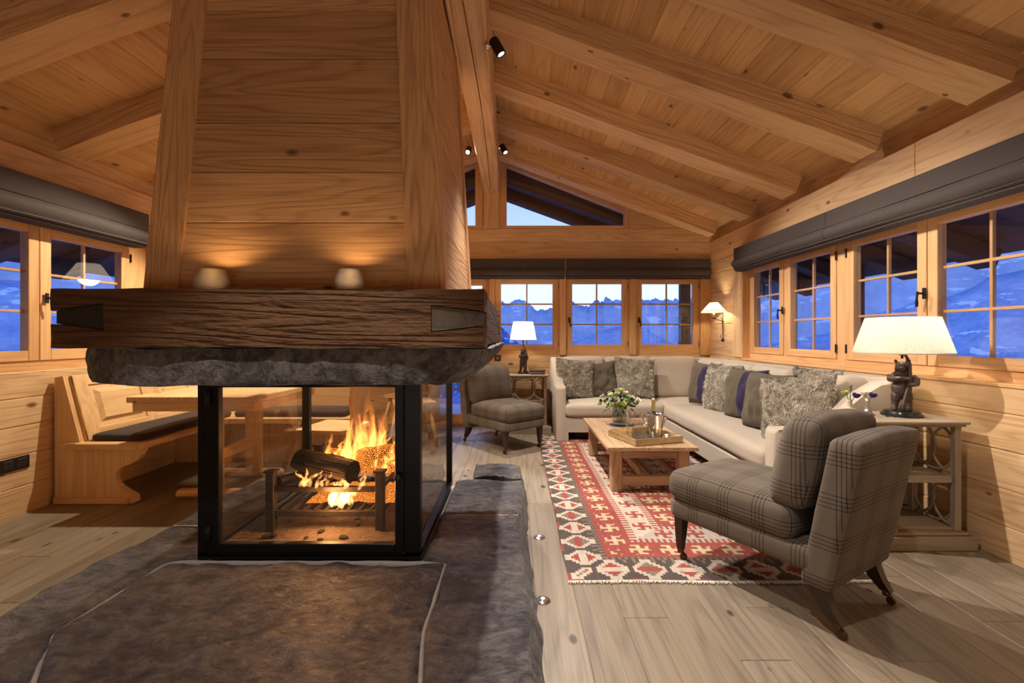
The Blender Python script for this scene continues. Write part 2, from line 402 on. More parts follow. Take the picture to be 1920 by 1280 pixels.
def copy_tree(o, parent=None):
    c = o.copy(); COL.objects.link(c)
    if parent is not None: c.parent = parent
    for ch in list(o.children): copy_tree(ch, c)
    return c
def centred(mb):
    xs = [v[0] for v in mb.v]; ys = [v[1] for v in mb.v]; zs = [v[2] for v in mb.v]
    return Vector(((min(xs)+max(xs))/2, (min(ys)+max(ys))/2, (min(zs)+max(zs))/2))
def piece(name, mb, mat, parent, smooth=False):
    """mesh whose origin sits at its own centre (so grain differs from piece to piece)"""
    c = centred(mb); mb.v = [(v[0]-c.x, v[1]-c.y, v[2]-c.z) for v in mb.v]
    o = mb.build(name, mat, parent, smooth); o.location = c; return o

# ------------------------------------------------------------------ the room shell
XL, XR, YB, YF, RX = -3.20, 2.52, 5.93, -3.0, -.33
SL = .366
def roofz(x): return 3.573-SL*abs(x-RX)
def courses(par, plane, pos, depth, u0, u1, zs, openings, split=None, mats=PINE):
    """horizontal log courses on a wall, cut round its openings"""
    cuts = sorted(set(list(zs)+[o[2] for o in openings if zs[0] < o[2] < zs[-1]]+[o[3] for o in openings if zs[0] < o[3] < zs[-1]]))
    for z0, z1 in zip(cuts[:-1], cuts[1:]):
        if z1-z0 < .01: continue
        segs = [(u0, u1)]
        for a, b, c, d in openings:
            if c <= z0+.001 and d >= z1-.001:
                ns = []
                for s0, s1 in segs:
                    if b <= s0 or a >= s1: ns.append((s0, s1)); continue
                    if a > s0: ns.append((s0, a))
                    if b < s1: ns.append((b, s1))
                segs = ns
        for s0, s1 in segs:
            if s1-s0 < .005: continue
            parts = [(s0, s1)]
            if split and s1-s0 > 3.2:
                m = s0+(s1-s0)*rnd.uniform(.35, .65); parts = [(s0, m), (m, s1)]
            for a, b in parts:
                mb = MB(); e = rnd.uniform(0, .004)
                if plane == 'Y': mb.box(a, b, pos-e, pos+depth, z0, z1, .006); piece('plank', mb, mats['X'], par)
                else:
                    sg = 1 if depth > 0 else -1
                    mb.box(pos-e*sg, pos+depth, a, b, z0, z1, .006); piece('plank', mb, mats['Y'], par)

floor = setting('floor', 'wide grey-brown oak plank floor', 'floor')
xs = []; x = .262-.179*20
while x < XR+.2: xs.append(x); x += .179
forced = {21: [1.86], 23: [1.616], 19: [3.13], 26: [1.61], 22: [2.9], 3: [2.1], 8: [3.4], 5: [2.75]}
for i, x0 in enumerate(xs):
    a, b = max(x0, XL), min(x0+.179, XR)
    if b-a < .01: continue
    br = [YF]+forced.get(i, [])
    y = max(br) + rnd.uniform(1.9, 2.8) if len(br) > 1 else YF+rnd.uniform(1.2, 3.4)
    while y < YB-.5: br.append(y); y += rnd.uniform(1.9, 2.8)
    br.append(YB); br.sort()
    for y0, y1 in zip(br[:-1], br[1:]):
        piece('plank', MB().box(a, b, y0, y1, -.03, -rnd.uniform(0, .0006), .0026), OAKF['Y'], floor)

# ceiling boards, rafters, ridge beam
ceil = setting('ceiling', 'pitched ceiling of knotty pine boards on hewn rafters', 'ceiling')
th = math.atan(SL); bw = .163
for side in (1, -1):
    d = 0.0; M = Matrix.Translation((RX, 0, 3.573)) @ Matrix.Rotation(side*th, 4, 'Y')
    k = 0
    while d < 3.1:
        cutY = [YF, rnd.uniform(0.4, 1.6), YB+.12] if k % 3 == 0 else [YF, rnd.uniform(2.5, 5.2), YB+.12] if k % 3 == 1 else [YF, YB+.12]
        for y0, y1 in zip(cutY[:-1], cutY[1:]):
            mb = MB().box(-bw/2, bw/2, y0-(y0+y1)/2, (y1-y0)/2, 0, .03, .0045)
            o = mb.build('plank', CEIL['Y'], ceil)
            o.matrix_local = M @ Matrix.Translation((side*(d+bw/2), (y0+y1)/2, 0))
        d += bw; k += 1
RY = [-2.0, -1.12, -.27, .56, 1.40, 2.23, 3.06, 3.94, 4.72, 5.56]
def bent_beam(L, y0, y1, z0, z1, seed, amp=.012, nseg=16):
    mb = MB(); vs = []; fs = []
    ring = [(y0, z0), (y0+(y1-y0)*.5, z0), (y1, z0), (y1, z1), (y0, z1)]
    m = len(ring)
    for i in range(nseg+1):
        x = L*i/nseg
        for j, (y, z) in enumerate(ring):
            a = noise.noise(Vector((x*1.6, j*3.1, seed)))*amp; b = noise.noise(Vector((x*1.9+9, j*2.3, seed)))*amp
            vs.append((x, y+(a if j < 3 else 0), z+(b if j < 3 else 0)))
    for i in range(nseg):
        for j in range(m):
            fs.append((i*m+j, i*m+(j+1) % m, (i+1)*m+(j+1) % m, (i+1)*m+j))
    fs.append(tuple(range(m-1, -1, -1))); fs.append(tuple(nseg*m+j for j in range(m)))
    return mb.add(vs, fs)
for k, y in enumerate(RY):
    w = .215 if k != 9 else .18
    for side in (1, -1):
        if side == 1:
            L = (XR-.04-RX)/math.cos(th)
        else: L = (RX-XL-.06)/math.cos(th)
        o = bent_beam(L, -w/2, w/2, -.158, 0, k*3.7+side).build('rafter', BEAMW['X'], ceil)
        M = Matrix.Translation((RX, y+w/2, 3.573)) @ Matrix.Rotation(side*th, 4, 'Y')
        if side == -1: M = M @ Matrix.Rotation(math.pi, 4, 'Z')
        o.matrix_local = M
# ridge beam with a long drying crack
mb = MB(); vs = []; fs = []; nn = 26
for i in range(nn+1):
    y = YF+(YB+.05-YF)*i/nn; t = (y-2.76)/(5.93-2.76); xr = -.179-.039*t; xl = -.40-.017*t; j = noise.noise(Vector((y*1.1, 3, 5)))*.012
    cx = -.30-.02*math.sin(y*1.3)+.01*noise.noise(Vector((y*5, 1, 1))); cw = .004+.003*noise.noise(Vector((y*3, 8, 1)))
    zb = 2.985+j*.6
    vs += [(xl+j, y, 3.5), (xl+j, y, zb+.012), (xl+j+.012, y, zb), (cx-cw, y, zb), (cx, y, zb+.03), (cx+cw, y, zb), (xr-.014, y, zb), (xr+j*.4, y, zb+.014), (xr, y, 3.5)]
for i in range(nn):
    for j in range(8): fs.append((i*9+j, (i+1)*9+j, (i+1)*9+j+1, i*9+j+1))
    fs.append((i*9+8, (i+1)*9+8, (i+1)*9, i*9))
mb.add(vs, fs).build('ridge_beam', BEAMW['Y'], ceil)

# right wall
DEP = .09
wall_r = setting('wall_right', 'log wall under the long row of windows', 'wall')
OR_ = [(3.60, 5.08, .906, 1.95), (2.12, 3.60, .906, 1.95)]
OPR = [(2.12, 5.08, .906, 1.95)]
courses(wall_r, 'X', XR, .16, YF, YB+.15, [-.02, .17, .36, .56, .75, .906, 1.10, 1.3, 1.5, 1.7, 1.95, 2.1, 2.375], OPR, split=True)
courses(wall_r, 'X', XR+.06, .10, YF, YB+.15, [2.375, 2.62], [])
piece('post', MB().box(XR-.015, XR+.1, 5.08, 5.27, .906, 2.1, .006), PINE['Z'], wall_r)
piece('jamb', MB().box(XR-.005, XR+.1, 5.062, 5.081, .906, 1.95, .002), FRAMEW['Z'], wall_r)
piece('sill', MB().box(XR-.012, XR+.1, 2.12, 5.08, .885, .907, .004), FRAMEW['Y'], wall_r)
# left wall
wall_l = setting('wall_left', 'log wall beside the corner bench', 'wall')
OPL = [(2.30, 3.98, .92, 1.95)]
courses(wall_l, 'X', XL, -.16, YF, YB+.15, [-.02, .18, .38, .57, .75, .92, 1.1, 1.3, 1.5, 1.7, 1.95, 2.12, 2.375], OPL, split=True)
courses(wall_l, 'X', XL-.06, -.10, YF, YB+.15, [2.375, 2.62], [])
# back wall
wall_b = setting('wall_back', 'log gable wall with windows and king post', 'wall')
DOOR = (-1.15, -.35, .0, 1.95); WB = [(-.285, .562), (.647, 1.47), (1.558, 2.395)]
OPB = [DOOR]+[(a, b, .90, 1.95) for a, b in WB]
courses(wall_b, 'Y', YB, .16, XL-.1, XR+.1, [-.02, .19, .38, .56, .73, .90, 1.1, 1.3, 1.5, 1.72, 1.95, 2.144, 2.38, 2.555], OPB)
for x0, x1 in ((-.35, -.285), (.562, .647), (1.47, 1.558), (2.395, XR)):
    piece('post', MB().box(x0, x1, YB-.02, YB+.1, .90, 1.97, .004), FRAMEW['Z'], wall_b)
# gable courses above the tie logs, sloped at their ends
for z0, z1 in ((2.555, 2.75), (2.75, 2.95)):
    for sgn in (1, -1):
        xi = RX+sgn*1.83; xa = RX+sgn*((3.573-z0)/SL); xb = RX+sgn*((3.573-z1)/SL)
        if sgn*(xa-xi) <= 0: continue
        poly = [(xi, z0), (xa, z0), (xb, z1), (xi, z1)] if sgn*(xb-xi) > 0 else [(xi, z0), (xa, z0), (xi, z0+abs(xa-xi)*SL)]
        piece('plank', MB().prism(poly if sgn > 0 else poly[::-1], YB+.12, YB+.001, 'Y'), PINE['X'], wall_b)
piece('king_post', MB().box(-.425, -.225, YB-.05, YB+.12, 2.555, 3.5, .006), BEAMW['Z'], wall_b)
# wall behind the camera
wall_f = setting('wall_front', 'log wall behind the viewpoint', 'wall')
MB().box(XL-.2, XR+.2, YF-.1, YF, -.02, 3.6).build('plank', PINE['X'], wall_f)
# baseboard hidden joints: solid soil and outer roof skin keep daylight out of the joints
MB().box(XL-.16, XR+.16, YF, YB+.16, -.12, -.03).build('subfloor', GROUT, floor)
for side in (1, -1):
    M = Matrix.Translation((RX, 0, 3.573+.035)) @ Matrix.Rotation(side*th, 4, 'Y')
    o = MB().box(0 if side > 0 else -5.0, 5.0 if side > 0 else 0, YF-.1, YB+1.9, 0, .06).build('roof_deck', EXTW['Y'], ceil); o.matrix_local = M

# ------------------------------------------------------------------ windows
def sash(par, wn_, a, b, z0, z1, frame, plane, pos, sgn, muntin=True, hinge=None, glass_off=.03, mz=(1/3, 2/3), mv=True):
    """one casement: four rails, pane, muntins on the outer face; a..b along the wall"""
    def bx(mb, u0, u1, w0, w1, d0, d1, ch=.003):
        if plane == 'Y': return mb.box(u0, u1, pos+d0, pos+d1, w0, w1, ch)
        return mb.box(pos+sgn*d0, pos+sgn*d1, u0, u1, w0, w1, ch)
    ax = 'X' if plane == 'Y' else 'Y'
    F = frame
    for (u0, u1, w0, w1, m) in ((a, a+F, z0, z1, 'Z'), (b-F, b, z0, z1, 'Z'), (a+F, b-F, z0, z0+F, ax), (a+F, b-F, z1-F, z1, ax)):
        piece('sash_rail', bx(MB(), u0, u1, w0, w1, 0, .06), FRAMEW[m], par)
    ga, gb, gz0, gz1 = a+F-.004, b-F+.004, z0+F-.004, z1-F+.004
    mb = MB()
    if plane == 'Y': mb.add([(ga, pos+glass_off, gz0), (gb, pos+glass_off, gz0), (gb, pos+glass_off, gz1), (ga, pos+glass_off, gz1)], [(0, 1, 2, 3)])
    else:
        X = pos+sgn*glass_off; mb.add([(X, ga, gz0), (X, gb, gz0), (X, gb, gz1), (X, ga, gz1)], [(0, 1, 2, 3)])
    mb.build('pane', WGLASS, par)
    if muntin:
        for t in mz:
            z = gz0+(gz1-gz0)*t; bx(MB(), a+F, b-F, z-.009, z+.009, .036, .058, .002).build('muntin', FRAMEW[ax], par)
        if mv:
            u = (a+b)/2; bx(MB(), u-.009, u+.009, z0+F, z1-F, .037, .059, .002).build('muntin', FRAMEW['Z'], par)
def bar(par, name, plane, pos, sgn, u0, u1, z0, z1, d0, d1, mat):
    mb = MB()
    if plane == 'Y': mb.box(u0, u1, pos+d0, pos+d1, z0, z1, .002)
    else: mb.box(pos+sgn*d0, pos+sgn*d1, u0, u1, z0, z1, .002)
    return piece(name, mb, mat, par)
def handle(par, plane, pos, sgn, u, z, s=1):
    mb = MB()
    def P(d, du, dz): return (u+du, pos-d, z+dz) if plane == 'Y' else (pos-sgn*d, u+du, z+dz)
    a, b = P(0, -.012, -.035), P(.008, .012, .035)
    mb.box(a[0], b[0], a[1], b[1], a[2], b[2], .002)
    mb.tube([P(.005, 0, 0), P(.03, 0, 0), P(.045, 0, 0)], [.008, .006, .009])
    mb.tube([P(.045, 0, .012), P(.045, s*.006, -.03), P(.042, s*.01, -.06), P(.04, s*.012, -.085)], [.007, .006, .009, .007])
    return mb.build('handle', HWARE, par, True, 40)
def hinge(par, plane, pos, sgn, u, z):
    mb = MB(); p = (u, pos-.004, z) if plane == 'Y' else (pos-sgn*.004, u, z)
    mb.lathe([(.006, -.035), (.0065, -.033), (.0065, .033), (.006, .035)], 8, p); return mb.build('hinge', HWARE, par, True, 40)
n_win = 0
def window(label):
    global n_win
    n_win += 1; o = thing('window_%d' % n_win, label, 'window'); o['kind'] = 'structure'; return o
wl = ['back window above the far reading lamp', 'middle back window behind the olive pillow', 'right back window beside the wall sconce']
for (a, b), lb, (sa, sb) in zip(WB, wl, ((-.273, .55), (.659, 1.458), (1.570, 2.383))):
    w = window(lb); fp = YB+.01
    bar(w, 'window_frame', 'Y', fp, 1, a, b, .90, .968, .0, .1, FRAMEW['X']); bar(w, 'window_frame', 'Y', fp, 1, a, b, 1.907, 1.95, .0, .1, FRAMEW['X'])
    bar(w, 'window_frame', 'Y', fp, 1, a, sa, .968, 1.907, 0, .1, FRAMEW['Z']); bar(w, 'window_frame', 'Y', fp, 1, sb, b, .968, 1.907, 0, .1, FRAMEW['Z'])
    sash(w, '', sa, sb, .968, 1.907, .073, 'Y', YB+.02, 1)
    for z in (1.05, 1.80): hinge(w, 'Y', YB+.02, 1, sb+.004, z)
    if sa > .6: handle(w, 'Y', YB+.02, 1, sa+.035, 1.36)
w = window('tall glazed terrace door left of the back windows'); w.name = 'door_1'; w['category'] = 'door'; n_win -= 1
bar(w, 'door_frame', 'Y', YB+.01, 1, -1.15, -1.09, 0, 1.95, 0, .1, FRAMEW['Z']); bar(w, 'door_frame', 'Y', YB+.01, 1, -.36, -.35, 0, 1.95, 0, .1, FRAMEW['Z'])
bar(w, 'door_frame', 'Y', YB+.01, 1, -1.15, -.35, 1.9, 1.95, 0, .1, FRAMEW['X']); bar(w, 'threshold', 'Y', YB+.01, 1, -1.15, -.35, 0, .045, 0, .1, FRAMEW['X'])
sash(w, '', -1.09, -.36, .045, 1.9, .085, 'Y', YB+.02, 1, mz=(.2, .4, .6, .8), mv=True)
# the same on the dining side of the back wall and one more hidden by the chimney are walls: right wall windows
w = window('long double window behind the sofa'); P_ = XR+DEP
Y0, Y1 = 3.60, 5.08
for (u0, u1, z0, z1, m) in ((Y0, Y1, .906, .965, 'Y'), (Y0, Y1, 1.91, 1.95, 'Y'), (5.03, Y1, .965, 1.91, 'Z'), (Y0, 3.69, .965, 1.91, 'Z'), (4.37, 4.42, .965, 1.91, 'Z')):
    bar(w, 'window_frame', 'X', P_-.01, 1, u0, u1, z0, z1, 0, .1, FRAMEW[m])
sash(w, '', 4.42, 5.03, .965, 1.91, .066, 'X', P_-.02, 1); sash(w, '', 3.69, 4.37, .965, 1.91, .066, 'X', P_-.02, 1)
handle(w, 'X', P_-.03, 1, 4.41, 1.40); [hinge(w, 'X', P_-.02, 1, 3.685, z) for z in (1.05, 1.80)]
w = window('wide double window behind the bear lamp on the side table')
for (u0, u1, z0, z1, m) in ((2.12, 3.6, .906, .965, 'Y'), (2.12, 3.6, 1.91, 1.95, 'Y'), (3.565, 3.6, .965, 1.91, 'Z'), (2.12, 2.17, .965, 1.91, 'Z')):
    bar(w, 'window_frame', 'X', P_-.01, 1, u0, u1, z0, z1, 0, .1, FRAMEW[m])
sash(w, '', 2.875, 3.565, .965, 1.91, .068, 'X', P_-.02, 1); sash(w, '', 2.17, 2.868, .965, 1.91, .068, 'X', P_-.02, 1)
handle(w, 'X', P_-.03, 1, 2.875, 1.42); [hinge(w, 'X', P_-.02, 1, 3.57, z) for z in (1.05, 1.80)]
w = window('double window on the left above the corner bench'); PLX = XL-.06
for (u0, u1, z0, z1, m) in ((2.30, 3.98, .92, .985, 'Y'), (2.30, 3.98, 1.91, 1.95, 'Y'), (3.80, 3.98, .985, 1.91, 'Z'), (2.30, 2.40, .985, 1.91, 'Z')):
    bar(w, 'window_frame', 'X', PLX+.02, -1, u0, u1, z0, z1, 0, .1, FRAMEW[m])
sash(w, '', 2.40, 3.083, .985, 1.91, .068, 'X', PLX+.03, -1); sash(w, '', 3.088, 3.80, .985, 1.91, .075, 'X', PLX+.03, -1)
handle(w, 'X', PLX+.04, -1, 3.12, 1.41); [hinge(w, 'X', PLX+.03, -1, 3.81, z) for z in (1.05, 1.80)]
# gable windows
for sgn, lb in ((1, 'sloping gable window right of the king post'), (-1, 'sloping gable window left of the king post')):
    w = window(lb); X = lambda d: RX+sgn*d
    def rev(p): return p if sgn > 0 else p[::-1]
    y0, y1 = YB+.11, YB
    x0, xg0, xg1, x1 = .105, .204, 1.746, 1.83
    bot, gb = 2.555, 2.59
    gt0, gt1 = 3.375, 2.765
    zt = lambda d: gt0+(gt1-gt0)*(d-xg0)/(xg1-xg0)
    P2 = lambda pts: rev([(X(a), b) for a, b in pts])
    piece('window_frame', MB().prism(P2([(x0, bot), (xg0, bot), (xg0, 3.52), (x0, 3.54)]), y0, y1), FRAMEW['Z'], w)
    piece('window_frame', MB().prism(P2([(xg1, bot), (x1, bot), (x1, 2.92), (xg1, 2.95)]), y0, y1), FRAMEW['Z'], w)
    piece('window_frame', MB().prism(P2([(xg0, bot), (xg1, bot), (xg1, gb), (xg0, gb)]), y0, y1), FRAMEW['X'], w)
    piece('window_frame', MB().prism(P2([(xg0, gt0), (xg1, gt1), (xg1, 2.95), (xg0, 3.51)]), y0, y1), FRAMEW['X'], w)
    mb = MB(); mb.add([(X(xg0), YB+.06, gb), (X(xg1), YB+.06, gb), (X(xg1), YB+.06, gt1), (X(xg0), YB+.06, gt0)], [(0, 1, 2, 3)]); mb.build('pane', WGLASS, w)

# ------------------------------------------------------------------ roman blinds
def blind(label, plane, pos, sgn, u0, u1, folds, group=None):
    o = thing('roman_blind', label, 'blind', group=group)
    for k, (z0, z1, d0, d1, bulge) in enumerate(folds):
        n = 14; prof = []
        for i in range(n+1):
            t = i/n; prof.append((d1+bulge*math.sin(t*math.pi), z1+(z0-z1)*t))
        poly = [(d0, z1)]+prof+[(d0, z0)]
        vs = []; m = len(poly); ns = 24
        for j in range(ns+1):
            u = u0+(u1-u0)*j/ns
            for d, z in poly:
                dz = noise.noise(Vector((u*1.3, k*4.0, z*3)))*.005*(k > 0); D = d+dz
                vs.append((u, pos-D, z+dz) if plane == 'Y' else (pos-sgn*D, u, z+dz))
        fs = [(j*m+i, j*m+(i+1) % m, (j+1)*m+(i+1) % m, (j+1)*m+i) for j in range(ns) for i in range(m)]+[tuple(range(m)), tuple(ns*m+i for i in range(m))[::-1]]
        MB().add(vs, fs).build('valance' if k == 0 else 'cloth_fold', BLIND, o, True, 35)
    return o
FO = [(2.03, 2.148, 0, .055, .002), (1.93, 2.03, .0, .06, .02), (1.905, 1.935, 0, .05, .012), (1.89, 1.908, 0, .04, .01)]
blind('short folded dark blind above the middle and right back windows', 'Y', YB-.002, 1, .655, 2.53-.03, FO, 'blinds on the back wall')
blind('folded dark blind above the terrace door and the far lamp', 'Y', YB-.002, 1, -1.3, .625, FO, 'blinds on the back wall')
FOR = [(2.0, 2.12, 0, .10, .002), (1.90, 2.0, 0, .095, .035), (1.885, 1.905, 0, .09, .02), (1.868, 1.888, 0, .075, .015)]
blind('folded dark blind above the double window behind the sofa', 'X', XR-.002, 1, 3.56, 5.06, FOR, 'blinds on the right wall')
blind('long folded dark blind over the window behind the near bear lamp', 'X', XR-.002, 1, 1.9, 3.555, FOR, 'blinds on the right wall')
blind('wide dark blind over the left window beside the chimney', 'X', XL+.002, -1, 2.1, 3.80, [(2.03, 2.165, 0, .13, .002), (1.92, 2.03, 0, .125, .03), (1.90, 1.925, 0, .12, .02), (1.885, 1.903, 0, .10, .015)])

# ------------------------------------------------------------------ hearth: rough stone flags on a mortar bed
hearth = thing('stone_hearth', 'large raised hearth of rough dark stone slabs under the fireplace', 'hearth')
def edge(pts, n, amp, seed):
    """resample a polyline to n+1 points and roughen it"""
    pts = [Vector((*p, 0)) for p in pts]; L = [0]
    for a, b in zip(pts[:-1], pts[1:]): L.append(L[-1]+(b-a).length)
    out = []
    for i in range(n+1):
        t = L[-1]*i/n; k = max(j for j in range(len(L)-1) if L[j] <= t+1e-9)
        p = pts[k].lerp(pts[k+1], (t-L[k])/max(1e-9, L[k+1]-L[k]))
        w = min(1, 4*min(i, n-i)/n*2)
        p = p+Vector((noise.noise(p*3+Vector((seed, 0, 0)))*amp+noise.noise(p*11+Vector((seed, 5, 0)))*amp*.45, noise.noise(p*3+Vector((seed, 9, 0)))*amp+noise.noise(p*11+Vector((0, seed, 3)))*amp*.45, 0))*w
        out.append(p)
    return out
def flag(bot, right, top, left, z, nx, ny, seed, amp=.02, relief=.008, flare=(0, .03)):
    B = edge(bot, nx, amp*.3, seed); T = edge(top, nx, amp*.3, seed+1); Lf = edge(left, ny, amp, seed+2); Rt = edge(right, ny, amp, seed+3)
    vs = []; idx = lambda i, j: j*(nx+1)+i
    for j in range(ny+1):
        for i in range(nx+1):
            u, v = i/nx, j/ny
            p = (1-v)*B[i]+v*T[i]+(1-u)*Lf[j]+u*Rt[j]-((1-u)*(1-v)*B[0]+u*(1-v)*B[-1]+(1-u)*v*T[0]+u*v*T[-1])
            h = noise.fractal(Vector((p.x*3.2, p.y*3.2, seed)), .9, 2.1, 6)*relief*2.2+abs(noise.noise(Vector((p.x*11, p.y*19, seed))))*relief*.8
            e = min(i, nx-i, j, ny-j); zz = z+h-(.010 if e == 0 else .002 if e == 1 else 0)
            vs.append((p.x, p.y, zz))
    fs = [(idx(i, j), idx(i+1, j), idx(i+1, j+1), idx(i, j+1)) for j in range(ny) for i in range(nx)]
    loop = [idx(i, 0) for i in range(nx)]+[idx(nx, j) for j in range(ny)]+[idx(i, ny) for i in range(nx, 0, -1)]+[idx(0, j) for j in range(ny, 0, -1)]
    c = sum((Vector(vs[k]) for k in loop), Vector())/len(loop); prev = loop
    for r, zr in enumerate((.6, .3, -.02)):
        new = []
        for k in loop:
            p = Vector(vs[k]); s_ = 0
            dx = 1 if k % (nx+1) == nx else -1 if k % (nx+1) == 0 else 0
            o = flare[0 if dx < 0 else 1]*(r+1)/3*abs(dx)+noise.noise(Vector((p.x*9, p.y*9, zr*5)))*.012
            new.append(len(vs)); vs.append((p.x+dx*o, p.y, z*zr))
        m = len(loop); fs += [(prev[i], new[i], new[(i+1) % m], prev[(i+1) % m]) for i in range(m)]; prev = new
    return MB().add(vs, fs).build('stone_slab', HEARTH, hearth, True, 50)
Z0 = .117; g = .006
flag([(-1.35, 1.0), (-.27, 1.0)], [(-.27, 1.0), (-.29, 1.35), (-.333, 1.6), (-.331, 2.085)], [(-1.60, 2.085), (-.331, 2.085)], [(-1.35, 1.0), (-1.43, 1.35), (-1.60, 1.58), (-1.60, 2.085)], Z0, 72, 60, 1.3, .006, .012)
flag([(-1.84, 1.0), (-1.365, 1.0)], [(-1.365, 1.0), (-1.445, 1.35), (-1.615, 1.585), (-1.613, 2.09), (-1.50, 2.11), (-1.495, 2.485)], [(-1.89, 2.485), (-1.495, 2.485)], [(-1.84, 1.0), (-1.88, 1.6), (-1.95, 1.9), (-1.90, 2.2), (-1.89, 2.485)], Z0, 26, 72, 7.3, .02, .009)
flag([(-.255, 1.0), (.06, 1.0)], [(.06, 1.0), (.052, 1.5), (.028, 2.1), (.02, 2.635)], [(-.43, 2.635), (.02, 2.635)], [(-.255, 1.0), (-.276, 1.35), (-.317, 1.6), (-.315, 2.085), (-.43, 2.10), (-.43, 2.635)], Z0, 30, 90, 3.9, .014, .009, (0, .05))
flag([(-.43, 2.65), (.02, 2.65)], [(.02, 2.65), (.045, 3.1), (.04, 3.27)], [(-.43, 3.27), (.04, 3.27)], [(-.43, 2.65), (-.43, 3.27)], Z0-.002, 26, 36, 12.7, .012, .009, (0, .04))
flag([(-.30, 3.28), (.04, 3.28)], [(.04, 3.28), (.03, 3.62)], [(-.33, 3.72), (.03, 3.66)], [(-.30, 3.28), (-.33, 3.72)], Z0+.004, 22, 26, 15.1, .02, .012, (.02, .03))
flag([(-1.89, 2.50), (-1.50, 2.50)], [(-1.50, 2.50), (-1.50, 3.3)], [(-1.86, 3.3), (-1.50, 3.3)], [(-1.89, 2.50), (-1.92, 2.9), (-1.86, 3.3)], Z0, 22, 40, 18.1, .02, .009)
for jn in ([(-1.36, 1.0), (-1.44, 1.35), (-1.61, 1.58), (-1.607, 2.088), (-1.5, 2.10)], [(-.262, 1.0), (-.283, 1.35), (-.326, 1.6), (-.323, 2.088), (-.43, 2.095)], [(-.44, 2.642), (.015, 2.642)], [(-1.88, 2.492), (-1.50, 2.492)], [(-1.6, 2.098), (-.33, 2.098)]):
    pe = edge(jn, 40, .006, len(jn)*2.3); vs = []
    for i_, p in enumerate(pe):
        d_ = (pe[min(i_+1, 40)]-pe[max(i_-1, 0)]).normalized(); nn2 = Vector((-d_.y, d_.x, 0))*(.008+.003*noise.noise(p*14)); zz = .1135+noise.noise(p*9)*.003
        vs += [p+nn2+Vector((0, 0, zz-.02)), p+nn2*.6+Vector((0, 0, zz)), p-nn2*.6+Vector((0, 0, zz)), p-nn2+Vector((0, 0, zz-.02))]
    MB().add(vs, [(i_*4+j_, i_*4+j_+1, i_*4+j_+5, i_*4+j_+4) for i_ in range(40) for j_ in range(3)]).build('mortar_joint', GROUT, hearth, True)
MB().box(-1.84, -.02, 1.03, 3.25, 0, .085, .01).build('mortar_bed', GROUT, hearth)

# ------------------------------------------------------------------ glazed firebox
FX0, FX1, FY0, FY1, FZ0, FZ1 = -1.484, -.447, 2.117, 3.19, .124, .99
fb = thing('glazed_firebox', 'black steel firebox glazed on all four sides with a front door', 'fireplace', ((FX0+FX1)/2, (FY0+FY1)/2, FZ0))
fo = fb.location.copy()
def L3(x, y, z): return (x-fo.x, y-fo.y, z-fo.z)
def fbox(mb, x0, x1, y0, y1, z0, z1, ch=.003):
    return mb.box(x0-fo.x, x1-fo.x, y0-fo.y, y1-fo.y, z0-fo.z, z1-fo.z, ch)
fbox(MB(), FX0, FX1, FY0, FY1, FZ0-.012, FZ0+.012).build('base_plate', BLACKM, fb)
for (a, b, c, d) in ((FX0, FX0+.048, FY0, FY0+.05), (FX1-.075, FX1, FY0, FY0+.05), (FX0, FX0+.05, FY1-.04, FY1), (FX1-.04, FX1, FY1-.04, FY1)):
    fbox(MB(), a, b, c, d, FZ0, FZ1).build('corner_post', BLACKM, fb)
for (a, b, c, d) in ((FX0, FX1, FY0, FY0+.045), (FX0, FX1, FY1-.04, FY1), (FX0, FX0+.035, FY0, FY1), (FX1-.035, FX1, FY0, FY1)):
    fbox(MB(), a, b, c, d, FZ0, FZ0+.022).build('bottom_rail', BLACKM, fb); fbox(MB(), a, b, c, d, .94, FZ1).build('top_rail', BLACKM, fb)
door = MB(); dx0, dx1 = FX0+.05, FX1-.077
for q in ((dx0, dx0+.052, FZ0+.02, .945), (dx1-.040, dx1, FZ0+.02, .945), (dx0+.05, dx1-.038, FZ0+.02, FZ0+.062), (dx0+.05, dx1-.038, .912, .945)):
    fbox(door, q[0], q[1], FY0-.006, FY0+.03, q[2], q[3], .004)
door = door.build('door', BLACKM, fb)
mb = MB(); mb.add([L3(dx0+.05, FY0+.012, FZ0+.06), L3(dx1-.038, FY0+.012, FZ0+.06), L3(dx1-.038, FY0+.012, .915), L3(dx0+.05, FY0+.012, .915)], [(0, 1, 2, 3)]); mb.build('door_glass', FGLASS, door)
kx = dx1-.022
MB().lathe([(.006, 0), (.006, .012), (.013, .016), (.017, .024), (.013, .032), (.003, .035)], 16, M=Matrix.Translation(L3(kx, FY0-.006, .50)) @ Matrix.Rotation(R(90), 4, 'X')).build('door_knob', IRON, door, True, 40)
for z in (.235, .865):
    MB().lathe([(.009, -.035), (.012, -.03), (.012, -.002), (.009, 0), (.012, .002), (.012, .03), (.009, .035)], 12, L3(FX0+.058, FY0-.012, z)).build('hinge', BLACKM, door, True, 40)
for pts in ([(FX0+.018, FY0+.05), (FX0+.018, FY1-.04)], [(FX1-.018, FY0+.05), (FX1-.018, FY1-.04)], [(FX0+.05, FY1-.02), (FX1-.04, FY1-.02)]):
    (a, b), (c, d) = pts; MB().add([L3(a, b, FZ0+.02), L3(c, d, FZ0+.02), L3(c, d, .945), L3(a, b, .945)], [(0, 1, 2, 3)]).build('side_glass', FGLASS, fb)
